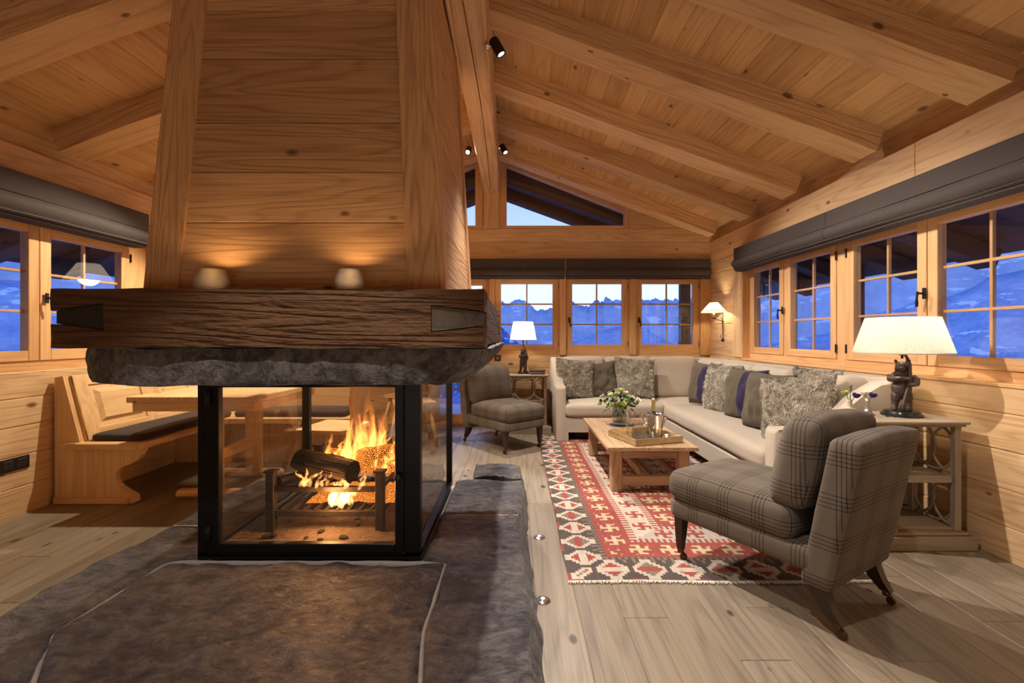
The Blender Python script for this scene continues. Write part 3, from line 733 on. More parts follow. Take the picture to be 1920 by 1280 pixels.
# ash bed
ASH = stone('ash', srgb(150, 128, 112), srgb(70, 58, 52), srgb(190, 172, 158), 3.0, .8, .95)
mb = MB(); nx = ny = 60; vs = []
for j in range(ny+1):
    for i in range(nx+1):
        x = FX0+.05+(FX1-FX0-.09)*i/nx; y = FY0+.05+(FY1-FY0-.095)*j/ny
        c = math.exp(-((x+.95)**2+(y-2.6)**2)/.09)
        vs.append((x, y, FZ0+.014+max(0, noise.fractal(Vector((x*9, y*9, 3)), .8, 2, 5))*.014+.022*c))
mb.add(vs, [(j*(nx+1)+i, j*(nx+1)+i+1, (j+1)*(nx+1)+i+1, (j+1)*(nx+1)+i) for j in range(ny) for i in range(nx)])
tag(mb.build('ash_bed', ASH, None, True), 'grey ash bed covering the firebox floor under the grate', 'ash', kind='stuff')
CHAR = plain('charcoal', (.02, .016, .014), .9, nz=(60, .5), bump=.6)
for k in range(14):
    x, y = -.965+rnd.uniform(-.38, .38), 2.28+rnd.uniform(-.05, .55); s_ = rnd.uniform(.008, .02)
    o = MB().ell((0, 0, 0), (s_*1.6, s_, s_*.6), 7, 4).build('charcoal_piece', CHAR); o.location = (x, y, FZ0+.03); o.rotation_euler = (0, 0, rnd.uniform(0, 3))
    tag(o, 'small black charcoal lump lying in the ash below the grate', 'charcoal', 'charcoal in the ash')
# grate
GX0, GX1, GY0, GY1 = -1.27, -.705, 2.36, 2.92
gr = thing('fire_grate', 'iron basket grate with four capped posts holding the logs', 'grate', ((GX0+GX1)/2, (GY0+GY1)/2, FZ0+.012))
go = gr.location
def gb(mb, x0, x1, y0, y1, z0, z1, ch=.002): return mb.box(x0-go.x, x1-go.x, y0-go.y, y1-go.y, z0-go.z, z1-go.z, ch)
for x in (GX0, GX1):
    for y in (GY0, GY1):
        m = gb(MB(), x-.021, x+.021, y-.021, y+.021, .136, .445); gb(m, x-.029, x+.029, y-.029, y+.029, .445, .457); gb(m, x-.026, x+.026, y-.026, y+.026, .136, .142); m.build('post', IRON, gr)
for z in (.234, .359):
    for y in (GY0, GY1): gb(MB(), GX0, GX1, y-.012, y+.012, z-.014, z+.014).build('cross_rail', IRON, gr)
    for x in (GX0, GX1): gb(MB(), x-.008, x+.008, GY0, GY1, z-.012, z+.012).build('side_rail', IRON, gr)
for k in range(9):
    x = GX0+.05+(GX1-GX0-.10)*k/8; gb(MB(), x-.009, x+.009, GY0, GY1, .236, .254).build('grate_bar', IRON, gr)
# logs
BARK = wood('charred_bark', 'X', srgb(40, 30, 25), srgb(9, 7, 6), False, ring=24, hewn=3, bump=1.0, rough=.95, vary=.1)
GLOWB = NT('glowing_bark', .95, .1); v_ = GLOWB.obj(); f_ = GLOWB.noise(GLOWB.scale(v_, (5, 16, 16)), 1, 4, .6)
GLOWB.color(GLOWB.mix(f_, srgb(40, 28, 22), srgb(120, 84, 56))); GLOWB.bump(f_, 1, .02)
vo = GLOWB.N('TexVoronoi', feature='DISTANCE_TO_EDGE'); GLOWB.L(GLOWB.scale(v_, (14, 26, 26)), vo.inputs['Vector'])
GLOWB.b.inputs['Emission Color'].default_value = (1, .28, .04, 1)
GLOWB.L(GLOWB.math('MULTIPLY', GLOWB.math('LESS_THAN', vo.outputs['Distance'], .07), 2.2), GLOWB.b.inputs['Emission Strength'])
def log(p0, p1, r, label, mat, seed):
    p0, p1 = Vector(p0), Vector(p1); L = (p1-p0).length; vs = []; n = 20; m = 16
    for j in range(m+1):
        for i in range(n):
            a = 2*math.pi*i/n; rr = r*(1+.16*noise.noise(Vector((math.cos(a)*1.3, math.sin(a)*1.3, j*.3+seed)))+.08*noise.noise(Vector((math.cos(a)*5, math.sin(a)*5, j*.9+seed))))
            if j in (0, m): rr *= .94
            vs.append((L*(j/m-.5), rr*math.cos(a)*1.1, rr*math.sin(a)*.92))
    fs = [(j*n+i, j*n+(i+1) % n, (j+1)*n+(i+1) % n, (j+1)*n+i) for j in range(m) for i in range(n)]+[tuple(range(n))[::-1], tuple(m*n+i for i in range(n))]
    o = MB().add(vs, fs).build('log', mat, None, True, 60); o.location = (p0+p1)/2; o.rotation_euler = (p1-p0).to_track_quat('X', 'Z').to_euler()
    return tag(o, label, 'firewood', 'logs burning on the grate')
log((-1.19, 2.50, .475), (-.86, 2.40, .435), .063, 'charred black log lying across the front of the grate', BARK, 1)
log((-1.16, 2.80, .40), (-.62, 2.66, .39), .066, 'burning log behind the charred one, glowing along its bark', GLOWB.m, 4)
log((-.86, 2.50, .48), (-.62, 2.74, .47), .055, 'short log leaning over the right rear post of the grate', GLOWB.m, 8)
log((-1.24, 2.38, .395), (-1.02, 2.62, .40), .028, 'thin charred branch stub at the left front post', BARK, 11)
# flames: thin luminous tongues
FL = NT('flame'); FL.t.nodes.remove(FL.b); v_ = FL.N('TexCoord').outputs['Object']
lw = FL.N('LayerWeight'); lw.inputs[0].default_value = .5; fac = FL.math('POWER', FL.math('SUBTRACT', 1.0, lw.outputs['Facing'], clamp=True), 2.2)
nz_ = FL.noise(FL.scale(v_, (26, 26, 7)), 1, 3, .6, .8); nz_ = FL.math('MULTIPLY', FL.math('SUBTRACT', nz_, .36, clamp=True), 3.2, clamp=True)
sz = FL.N('SeparateXYZ'); FL.L(v_, sz.inputs[0])
hgt = FL.ramp(FL.math('DIVIDE', sz.outputs[2], .40), [(0, (1, 1, 1)), (.45, (.55, .55, .55)), (1, (.05, .05, .05))])
em = FL.N('Emission'); FL.L(FL.ramp(FL.math('DIVIDE', sz.outputs[2], .45), [(0, (1, .50, .16)), (.35, (1, .36, .07)), (1, (.9, .20, .03))]), em.inputs[0])
FL.L(FL.math('MULTIPLY', FL.math('MULTIPLY', fac, nz_), FL.math('MULTIPLY', hgt, 3.6)), em.inputs[1])
tr = FL.N('BsdfTransparent'); ad = FL.N('AddShader'); FL.L(em.outputs[0], ad.inputs[0]); FL.L(tr.outputs[0], ad.inputs[1]); FL.L(ad.outputs[0], FL.out.inputs[0])
mb = MB(); frnd = random.Random(21)
def tongue(x, y, z, h, r, seed):
    pts = []; rad = []
    for i in range(13):
        t = i/12; w = t**1.3
        pts.append((x+noise.noise(Vector((t*1.7, seed, 1)))*.07*w+.02*t, y+noise.noise(Vector((t*1.7, seed, 7)))*.05*w, z+h*t))
        rad.append(max(.0008, r*(math.sin(min(1, t*1.25+.18)*math.pi)**.8 if t < .66 else .84*(1-(t-.66)/.34)**1.1+.02)))
    mb.tube(pts, rad, 10)
fz = .39
for k in range(46):
    u = frnd.gauss(0, 1); x = -.89+u*.12; y = 2.58+frnd.uniform(-.09, .13)
    h = max(.07, .36*math.exp(-(u*u)*.55)*frnd.uniform(.55, 1.15)); tongue(x, y, fz+frnd.uniform(0, .08), h, frnd.uniform(.012, .030), k*1.9)
for k in range(16):
    tongue(-.95+frnd.uniform(-.06, .08), 2.37+frnd.uniform(-.01, .05), .25+frnd.uniform(0, .04), frnd.uniform(.06, .14), frnd.uniform(.012, .022), 90+k)
for k in range(12):
    tongue(-1.13+frnd.uniform(0, .36), 2.335+frnd.uniform(0, .03), .36+frnd.uniform(0, .02), frnd.uniform(.05, .10), .012, 120+k)
mb.v = [(v[0]+.85, v[1]-2.5, v[2]-.30) for v in mb.v]
o = mb.build('flames', FL.m, None, True); o.location = (-.85, 2.5, .30); tag(o, 'bright orange flames rising between the logs on the grate', 'fire', kind='stuff')
o = MB().add([v for v in [(-1.12+.5*i/12, 2.42+.34*j/8, .262+abs(noise.noise(Vector((i*.9, j*.9, 2))))*.03) for j in range(9) for i in range(13)]], [(j*13+i, j*13+i+1, (j+1)*13+i+1, (j+1)*13+i) for j in range(8) for i in range(12)]).build('embers', GLOWB.m, None, True)
tag(o, 'glowing embers lying on the grate bars below the logs', 'embers', kind='stuff')
light('POINT', 'firelight', (-.90, 2.50, .60), 10, (1, .42, .12), shadow_soft_size=.10)
light('POINT', 'firelight_low', (-.95, 2.29, .34), 9, (1, .45, .14), shadow_soft_size=.05)

# ------------------------------------------------------------------ stone shelf, oak mantel frame, timber hood
def rough_ring(outline, levels, seed, amp, sub=.035):
    pts = []
    m = len(outline)
    for i in range(m):
        a, b = Vector((*outline[i], 0)), Vector((*outline[(i+1) % m], 0)); k = max(1, int((b-a).length/sub))
        for j in range(k): pts.append(a.lerp(b, j/k))
    c = sum(pts, Vector())/len(pts); vs = []; fs = []; n = len(pts)
    for li, (z, inset) in enumerate(levels):
        for p in pts:
            d = (p-c); d.z = 0; ix = inset if not isinstance(inset, tuple) else (inset[0] if d.x > 0 else inset[1])
            s1 = noise.fractal(Vector((p.x*4, p.y*4, z*6+seed)), .9, 2.1, 5)*amp
            vs.append((p.x-math.copysign(1, d.x)*max(0, min(1, (abs(d.x)-.60)/.18))*ix+d.normalized().x*s1, p.y+d.normalized().y*s1+(ix if d.y < -.6 else 0)*.25, z+(noise.noise(p*6+Vector((0, 0, seed)))*amp*.5 if li in (0, len(levels)-1) else 0)))
    for l in range(len(levels)-1):
        for i in range(n): fs.append((l*n+i, l*n+(i+1) % n, (l+1)*n+(i+1) % n, (l+1)*n+i))
    fs.append(tuple(range(n))[::-1]); fs.append(tuple((len(levels)-1)*n+i for i in range(n)))
    return MB().add(vs, fs)
OUT = [(-1.54, 1.80), (-.39, 1.80), (-.19, 1.835), (-.10, 1.93), (-.09, 3.28), (-1.84, 3.28), (-1.815, 1.92)]
lv = [(.953, (.14, .03)), (.956, (.125, .016)), (.975, (.10, .010)), (1.0, (.07, .008)), (1.025, (.045, .004)), (1.05, (.02, 0)), (1.075, (.008, .002)), (1.09, (0, .005)), (1.102, (.0, .01))]
sh = rough_ring(OUT, lv, 4.4, .016, .016).build('stone_shelf', SLABST, None, True, 45)
tag(sh, 'thick rough grey stone shelf slab between firebox and oak beams', 'stone slab')
mt = thing('mantel_frame', 'old dark oak beam frame with dovetailed corners around the chimney foot', 'mantel', (-.965, 2.59, 1.104))
A, B_, C_, D_ = -1.806, -.124, 1.334, 1.104
fr = MB(); y0, y1 = 1.765, 1.96
poly = [(A, D_), (B_, D_), (B_, 1.187), (-.331, 1.165), (-.331, 1.272), (B_, 1.247), (B_, C_), (A, C_), (A, 1.250), (-1.603, 1.280), (-1.600, 1.170), (A, 1.197)]
DARKEND = plain('dark_end_grain', srgb(44, 35, 29), .8, nz=(30, .3), bump=.3)
def rough_poly(poly, y0, y1, seed, amp=.006, sub=.03):
    pts = []; m = len(poly)
    for i in range(m):
        a, b = Vector((poly[i][0], 0, poly[i][1])), Vector((poly[(i+1) % m][0], 0, poly[(i+1) % m][1])); k = max(1, int((b-a).length/sub))
        for j in range(k):
            p = a.lerp(b, j/k); 
            if j: p += Vector((noise.noise(p*5+Vector((seed, 0, 0))), 0, noise.noise(p*7+Vector((0, 0, seed)))))*amp
            pts.append((p.x, p.z))
    return MB().prism(pts, y0, y1)
def mant(mb, mat): mb.v = [(v[0]+.965, v[1]-2.59, v[2]-1.104) for v in mb.v]; return mb.build('beam', mat, mt)
mant(rough_poly(poly, y0, y1, 2), OLD['X'])
for sx, tin, tout in ((1, -.333, B_-.012), (-1, -1.600, A+.012)):
    m = MB(); x0, x1 = (B_-.195, B_) if sx > 0 else (A, A+.195)
    m.box(x0+.002, x1-.003, 1.962, 3.225, D_+.003, C_-.004, .008)
    m.prism([(tin, 1.168), (tout, 1.190), (tout, 1.244), (tin, 1.270)] if sx > 0 else [(tin, 1.173), (tout, 1.199), (tout, 1.248), (tin, 1.277)], 1.776, 1.97)
    mant(m, OLDEND['Y'] if sx > 0 else DARKEND)
mant(rough_poly([(A, D_), (B_, D_), (B_, C_), (A, C_)], 3.225, 3.42, 5), OLD['X'])
mant(MB().box(A+.19, B_-.19, 1.95, 3.23, 1.18, 1.326), OLD['X']).name = 'inner_board'
hood = thing('chimney_hood', 'tapering timber chimney hood of wide brushed planks with corner posts', 'chimney', (-.965, 2.59, 1.334))
def HX(z): return .6585-.053*(z-1.334)
def HY(z): return .63-.060*(z-1.334)
zt_ = 3.46; pw = .163; pd = .12
for sx in (1, -1):
    for sy in (1, -1):
        vs = []
        for z in (1.334, zt_):
            hx, hy = HX(z), HY(z)
            a, b = sx*hx, sx*(hx-pw); c, d = sy*hy, sy*(hy-pd); ch = .018
            vs += [(b, c, z-1.334), (a-sx*ch, c, z-1.334), (a, c-sy*ch, z-1.334), (a, d, z-1.334), (b, d, z-1.334)]
        MB().add(vs, [(0, 1, 6, 5), (1, 2, 7, 6), (2, 3, 8, 7), (3, 4, 9, 8), (4, 0, 5, 9), (0, 4, 3, 2, 1), (5, 6, 7, 8, 9)]).build('corner_post', HOOD['Z'], hood)
zj = []
for y in (537, 416, 321, 228, 107.5, 17, -90, -190, -330):
    Yv = 1.96
    for _ in range(4): z = H+(630-y)/853*Yv; Yv = 1.96+.06*(z-1.334)
    zj.append(min(z, zt_))
zj[0] = 1.334; zj = [z for i, z in enumerate(zj) if i == 0 or z > zj[i-1]+.01]+([zt_] if zj[-1] < zt_-.01 else [])
for z0, z1 in zip(zj[:-1], zj[1:]):
    for ax in ('f', 'b', 'r', 'l'):
        e = rnd.uniform(0, .003); c = .004; vs = []; q = .009+e
        for z, ex in ((z0+.001, c), (z0+c, 0), (z1-c, 0), (z1-.001, c)):
            hx, hy = HX(z), HY(z)
            if ax in 'fb':
                s_ = -1 if ax == 'f' else 1; y_ = s_*(hy-q-ex); vs += [(-(hx-pw)-.01, y_, z-1.334), ((hx-pw)+.01, y_, z-1.334), ((hx-pw)+.01, y_-s_*.03, z-1.334), (-(hx-pw)-.01, y_-s_*.03, z-1.334)]
            else:
                s_ = -1 if ax == 'l' else 1; x_ = s_*(hx-q-ex); vs += [(x_, -(hy-pd)-.01, z-1.334), (x_, (hy-pd)+.01, z-1.334), (x_-s_*.03, (hy-pd)+.01, z-1.334), (x_-s_*.03, -(hy-pd)-.01, z-1.334)]
        fs = [(r*4+i, r*4+(i+1) % 4, r*4+4+(i+1) % 4, r*4+4+i) for r in range(3) for i in range(4)]+[(0, 1, 2, 3), (12, 13, 14, 15)]
        piece('plank', MB().add(vs, fs), HOOD['X' if ax in 'fb' else 'Y'], hood)
# votives on the mantel
CRACK = NT('crackled_glass', .25, .6); vv = CRACK.N('TexVoronoi', feature='DISTANCE_TO_EDGE'); CRACK.L(CRACK.scale(CRACK.obj(), (150, 150, 150)), vv.inputs['Vector'])
e_ = CRACK.math('LESS_THAN', vv.outputs['Distance'], .12); CRACK.color(CRACK.mix(e_, srgb(168, 146, 122), srgb(236, 226, 206)))
CRACK.b.inputs['Transmission Weight'].default_value = .55; CRACK.bump(vv.outputs['Distance'], .6, .004)
def votive(x, y, z, r, h, label, mat=None, watt=.35):
    t = thing('votive', label, 'candle holder', (x, y, z))
    MB().lathe([(r*.62, 0), (r*.9, h*.12), (r, h*.38), (r*.95, h*.6), (r*.72, h*.98), (r*.69, h), (r*.66, h*.97), (r*.88, h*.6), (r*.92, h*.38), (r*.8, h*.16), (.001, h*.13)], 28, cap=False).build('bowl', mat or CRACK.m, t, True)
    MB().lathe([(r*.4, h*.16), (r*.4, h*.4), (.001, h*.41)], 14).build('candle', emis('candle_wax', (1, .72, .42), 1.6), t, True)
    MB().lathe([(.001, h*.42), (.005, h*.50), (.003, h*.62), (.0008, h*.75)], 8).build('candle_flame', emis('candle_flame', (1, .7, .3), 40), t, True)
    light('POINT', 'candle_light', (x, y, z+h*.72), watt*5, (1, .6, .28), shadow_soft_size=.01)
votive(-1.243, 1.86, 1.334, .066, .088, 'crackled glass votive on the oak mantel near its left post')
votive(-.682, 1.86, 1.334, .058, .088, 'crackled glass votive on the oak mantel near its right post')

# ------------------------------------------------------------------ kilim rug (colour woven cell by cell)
RX0, RX1, RY0, RY1 = .245, 1.74, 2.13, 5.30
def rug():
    cs = .0083; nx = int((RX1-RX0)/cs); ny = int((RY1-RY0)/cs)
    blackc, cream, red, yel, grey, taupe, brown, beige = [srgb(*c) for c in ((90, 80, 76), (190, 178, 162), (150, 80, 74), (192, 176, 142), (176, 166, 154), (128, 114, 102), (94, 68, 60), (178, 154, 122))]
    B1, B2, B3, B4 = 24, 48, 74, 90     # band limits in cells from the edge
    def medal(a, d, step, half):        # stepped star medallion: a along the band, d across (centred)
        a = (a % step)-step/2; A, D = abs(a)//2*2, abs(d)//2*2
        if A+D <= half and A <= half*.8 and D <= half*.8: return 2 if A+D <= half-4 else 1
        if A <= 3 and D <= half: return 1
        return 0
    def bird(a, d, step):               # hooked cross
        a = (a % step)-step/2; A, D = abs(a), abs(d)
        if A <= 1.5 and D <= 6: return 1
        if D <= 1.5 and A <= 6: return 1
        if 4.5 <= A <= 6.5 and ((a > 0) == (d > 0)) and D <= 4: return 1
        if 4.5 <= D <= 6.5 and ((a > 0) != (d > 0)) and A <= 4: return 1
        return 0
    cols = []
    for j in range(ny):
        for i in range(nx):
            e = min(i, nx-1-i, j, ny-1-j); side = e in (i, nx-1-i) and min(i, nx-1-i) <= min(j, ny-1-j)
            a = j if side else i; idn = a; c = beige
            if e < B1:
                m = medal(a+6, e-12, 22, 11); k = int((a+6)//22) % 2
                c = blackc if m == 0 else cream if m == 1 else (red if k else taupe) if (abs(e-12) > 2) else (cream if k else red)
                if m == 0 and (a//2) % 3 == 0 and e > B1-5: c = taupe
                if e < 2 and (a//9) % 4 == 0: c = red
            elif e < B1+3: c = taupe if (a//2) % 2 else blackc
            elif e < B2:
                m = bird(a, e-(B1+B2)//2-1, 20); c = yel if m else red
                if not m and (a+3) % 10 == 0 and e % 6 == 0: c = cream
            elif e < B3:
                c = grey if not side else cream
                if (e < B2+5 or e >= B3-5) and (a//2) % 2: c = red
                else:
                    m = bird(a+4, e-(B2+B3)//2, 22)
                    if m: c = red
                    elif (a+15) % 22 < 3 and abs(e-(B2+B3)//2) < 2: c = blackc
            elif e < B4:
                m = bird(a+9, e-(B3+B4)//2, 18) ; c = yel if m else red
            else:
                x, y = i-nx/2, j-58-(B4-40); yy = (y % 78)-39; q = abs(x)*.9+abs(yy)
                c = beige
                if q < 30 and abs(x) < 24: c = red if q > 27 else beige if q > 20 else (cream if (i//2+j//2) % 2 else beige) if q > 14 else cream if q > 10 else brown if q > 3 else red
                elif e < B4+9 and ((a//5) % 4) == 0: c = cream if e < B4+6 else brown
                elif q > 54 and q < 57: c = brown
                elif abs((abs(x)-38)) < 7 and (j//9) % 2 and (i//3+j//3) % 2: c = red
            f = 1+.16*noise.noise(Vector((i*.5, j*.13, 2)))+.14*noise.noise(Vector((i*.02, j*.02, 7)))
            cols.append(tuple(x*f for x in c)+(1,))
    vs = []
    for j in range(ny+1):
        for i in range(nx+1):
            x = RX0+i*cs; y = RY0+j*cs; ex = min(i, nx-i); ey = min(j, ny-j)
            x += noise.noise(Vector((y*2.2, 1, 1)))*.012; y += noise.noise(Vector((x*2.6, 5, 1)))*.010
            vs.append((x, y, .0055+.0015*noise.noise(Vector((x*5, y*5, 0))) if ex and ey else .0012))
    fs = [(j*(nx+1)+i, j*(nx+1)+i+1, (j+1)*(nx+1)+i+1, (j+1)*(nx+1)+i) for j in range(ny) for i in range(nx)]
    n = NT('kilim_wool', .95, .1); at = n.N('VertexColor', layer_name='dye'); w = n.noise(n.scale(n.obj(), (160, 420, 160)), 1, 2, .5)
    n.color(n.mix(n.math('MULTIPLY', w, .5), at.outputs[0], n.mix(1, at.outputs[0], (.45, .43, .42), 'MULTIPLY'))); n.bump(w, .3, .003)
    t = thing('kilim_rug', 'large red, cream and black patterned kilim rug under the coffee table', 'rug', (0, 0, 0))
    o = MB().add(vs, fs).build('woven_field', n.m, t, False, recalc=False)
    ca = o.data.color_attributes.new('dye', 'FLOAT_COLOR', 'CORNER'); flat = []
    for c in cols: flat += list(c)*4
    ca.data.foreach_set('color', flat)
    fr_ = MB()
    for k in range(240):
        x = RX0+(RX1-RX0)*(k+.5)/240; y = RY0+noise.noise(Vector((x*2.6, 5, 1)))*.010
        fr_.tube([(x, y+.004, .004), (x+rnd.uniform(-.004, .004), y-.008, .005), (x+rnd.uniform(-.007, .007), y-.016-rnd.uniform(0, .008), .003)], [.0032, .0036, .0012], 5)
    f = fr_.build('fringe', fabric('fringe_wool', srgb(214, 204, 190)), t, True); f['kind'] = 'stuff'
rug()
RZ = .006   # rug thickness

# ------------------------------------------------------------------ coffee table and what stands on it
ct = thing('coffee_table', 'low reclaimed-wood coffee table on thick square legs standing on the rug', 'table', (.98, 3.86, 0))
def cb(x0, x1, y0, y1, z0, z1, name, ax, ch=.006):
    mb = MB().box(x0-.98, x1-.98, y0-3.86, y1-3.86, z0, z1, ch); return piece(name, mb, TABLEW[ax], ct)
tx = [.655, .79, .93, 1.06, 1.19, 1.315]
for a, b in zip(tx[:-1], tx[1:]): cb(a+.0008, b-.0008, 3.27, 4.46, .322, .35, 'top_board', 'Y', .003)
for x in (.70, 1.195):
    for y in (3.345, 4.34): cb(x, x+.08, y, y+.08, RZ, .322, 'leg', 'Z')
for y in (3.355, 4.35): cb(.78, 1.195, y+.01, y+.05, .045, .115, 'stretcher', 'X'); cb(.78, 1.195, y, y+.05, .25, .322, 'apron', 'X')
for x in (.715, 1.21): cb(x, x+.05, 3.425, 4.34, .25, .322, 'apron', 'Y')
cb(.96, 1.01, 3.40, 4.36, .05, .11, 'stretcher', 'Y')
# tray
TR = thing('gold_tray', 'square gold-leaf serving tray turned at an angle on the coffee table', 'tray', (.864, 3.29, .352), math.atan2(.13, .393))
w_, d_ = .41, .395
GT = NT('gold_leaf', .38, .5); GT.b.inputs['Metallic'].default_value = .75; vv = GT.noise(GT.obj(), 30, 4, .6); GT.color(GT.mix(vv, srgb(172, 148, 104), srgb(220, 202, 162))); GT.bump(vv, .2, .004)
MB().box(0, w_, 0, d_, 0, .006, .002).build('tray_bottom', plain('mirror_tray_floor', (.45, .42, .38), .12, .9), TR)
for q in ((0, w_, 0, .014), (0, w_, d_-.014, d_), (0, .014, .014, d_-.014), (w_-.014, w_, .014, d_-.014)): MB().box(q[0], q[1], q[2], q[3], 0, .048, .002).build('tray_rim', GT.m, TR)
# flutes
FLP = [(0, .0), (.030, .0), (.030, .002), (.006, .005), (.0035, .02), (.003, .085), (.006, .095), (.017, .115), (.0235, .145), (.024, .175), (.021, .215)]
flute0 = None
fl = [(.842, 3.44, 'front left flute glass in the row on the gold tray'), (.893, 3.50, 'flute glass standing just behind the front left one'), (.872, 3.58, 'flute glass nearest the flower vase on the tray'), (.945, 3.42, 'flute glass at the near rim of the tray, middle of the row'), (.985, 3.50, 'flute glass in the second row in front of the ice bucket'), (1.03, 3.44, 'flute glass beside the ice bucket at the near rim')]
for x, y, lb in fl:
    if flute0 is None:
        t = thing('champagne_flute', lb, 'glass', (x, y, .358), group='champagne flutes on the tray'); flute0 = t
        MB().lathe(FLP[:6], 20, cap=False).build('stem', TGLASS, t, True); MB().lathe(FLP[5:], 20, cap=False).build('bowl', TGLASS, t, True)
    else:
        t = copy_tree(flute0); t.location = (x, y, .358); t['label'] = lb
# bucket + bottle
t = thing('ice_bucket', 'polished steel ice bucket with ring handles on the gold tray', 'bucket', (1.095, 3.60, .358))
MB().lathe([(.001, .004), (.048, 0), (.052, .004), (.062, .08), (.070, .165), (.076, .172), (.076, .178), (.070, .180), (.067, .165), (.058, .08), (.048, .012), (.001, .012)], 32).build('body', CHROME, t, True)
for s_ in (1, -1):
    m = MB(); m.tube([(s_*.066, 0, .15), (s_*.085, 0, .152), (s_*.088, 0, .145)], .005); pts = [(s_*.088+.004*math.cos(a)*s_, .02*math.sin(a), .128+.02*math.cos(a)) for a in [i*math.pi/8 for i in range(17)]]
    m.tube(pts, .003, 6); m.build('ring_handle', CHROME, t, True)
t = thing('champagne_bottle', 'gold-necked champagne bottle standing in the ice bucket', 'bottle', (1.075, 3.60, .372)); t.rotation_euler = (0, R(3), 0)
MB().lathe([(.001, 0), (.036, .0), (.040, .01), (.040, .10), (.034, .13), (.018, .175), (.0145, .19), (.0145, .20)], 20).build('glass_body', plain('green_bottle', (.01, .03, .012), .08, 0, .8), t, True)
MB().lathe([(.0165, .172), (.0152, .19), (.0150, .25), (.017, .256), (.0175, .27), (.015, .285), (.006, .29), (.001, .29)], 20).build('foil_neck', BRASSF, t, True)
votive(1.135, 3.44, .358, .034, .05, 'small clear glass tealight burning beside the ice bucket', TGLASS, .3)
# vase and bouquet
t = thing('plate', 'flat glass plate under the flower vase', 'plate', (.93, 4.10, .3505)); MB().lathe([(.001, 0), (.085, 0), (.095, .004), (.093, .006), (.001, .004)], 28).build('disc', plain('dark_glass_plate', (.02, .03, .05), .05, 0, .9), t, True)
t = thing('glass_vase', 'round clear glass vase holding the mixed bouquet', 'vase', (.93, 4.10, .357))
MB().lathe([(.001, .006), (.05, .0), (.064, .02), (.068, .08), (.062, .14), (.064, .185), (.061, .185), (.059, .14), (.064, .08), (.060, .022), (.001, .012)], 32, cap=False).build('wall', TGLASS, t, True)
MB().lathe([(.001, .014), (.058, .024), (.062, .08), (.058, .12), (.001, .12)], 24).build('water', glassmat('vase_water', (.80, .86, .80), 1.33, 0, .02), t, True)
STEM = plain('flower_stem', srgb(70, 96, 44), .6); LEAF = plain('bouquet_leaf', srgb(58, 92, 40), .5, nz=(20, .35)); LEAF2 = plain('pale_leaf', srgb(112, 146, 66), .5, nz=(20, .3))
PW = plain('white_petal', srgb(236, 232, 214), .6); PG = plain('lime_petal', srgb(198, 208, 120), .6); PV = plain('violet_petal', srgb(66, 48, 140), .55)
def blossom_mesh(r, layers=3, seed=0):
    m = MB(); rr = random.Random(seed)
    for l in range(layers):
        n = 5+l
        for k in range(n):
            a = 2*math.pi*(k+.5*l)/n+rr.uniform(-.2, .2); op = .14+.24*l; s_ = r*(.6+.2*l)
            M = Matrix.Rotation(a, 4, 'Z') @ Matrix.Rotation(op, 4, 'Y') @ Matrix.Translation((0, 0, s_*.5))
            m.ell((0, 0, 0), (s_*.10, s_*.42, s_*.55), 8, 5, M=None) if False else m.add([M @ Vector((s_*.12*(1-(v**2)) + .10*s_*u*u, s_*.42*u*(1-abs(v)**2.2*.5), s_*.55*v)) for v in (-1, -.5, 0, .5, 1) for u in (-1, -.5, 0, .5, 1)], [(j*5+i, j*5+i+1, (j+1)*5+i+1, (j+1)*5+i) for j in range(4) for i in range(4)])
    return m
def leaf_mesh(L, w):
    m = MB(); vs = []
    for j in range(7):
        t_ = j/6; ww = w*math.sin(math.pi*min(1, t_*.97+.03))**.8
        for u in (-1, 0, 1): vs.append((L*t_, ww*u*.5, .18*L*t_*t_*-1+.02*abs(u)*w))
    return m.add(vs, [(j*3+i, j*3+i+1, (j+1)*3+i+1, (j+1)*3+i) for j in range(6) for i in range(2)])
bq = thing('flower_bouquet', 'bouquet of white, lime and violet blooms with green leaves in the glass vase', 'flowers', (.93, 4.10, .372))
br = random.Random(5); st_ = MB(); heads = []
for k in range(44):
    a = k*2.4; q = math.sqrt((k+.5)/44); x = .175*q*math.cos(a); y = .15*q*math.sin(a); z = .275-.10*q*q+br.uniform(-.02, .03); heads.append((x, y, z))
    if k % 2 == 0: st_.tube([(-x*.25, -y*.25, .0), (x*.08, y*.08, .14), (x*.8, y*.8, z-.03), (x, y, z)], .0025, 5)
o = st_.build('stems', STEM, bq, True); o['kind'] = 'stuff'
bmeshes = [blossom_mesh(.036, 3, 1).build('bloom', PG, bq, True), blossom_mesh(.036, 3, 2).build('bloom', PW, bq, True), blossom_mesh(.030, 2, 3).build('bloom', PV, bq, True)]
lfs = [leaf_mesh(.085, .042).build('leaf', LEAF, bq, True), leaf_mesh(.075, .03).build('leaf', LEAF2, bq, True)]
used = [False]*3; usedl = [False]*2
for k, (x, y, z) in enumerate(heads):
    rot = Vector((x*1.2, y*1.2, .22)).to_track_quat('Z', 'Y').to_euler()
    if k % 3 != 2 or k > 34:
        i = (k*7+k//3) % 3; o = bmeshes[i] if not used[i] else bmeshes[i].copy()
        if used[i]: COL.objects.link(o); o.parent = bq
        used[i] = True; o.location = (x, y, z-.01); o.rotation_euler = rot; o.scale = [br.uniform(.75, 1.1)]*3
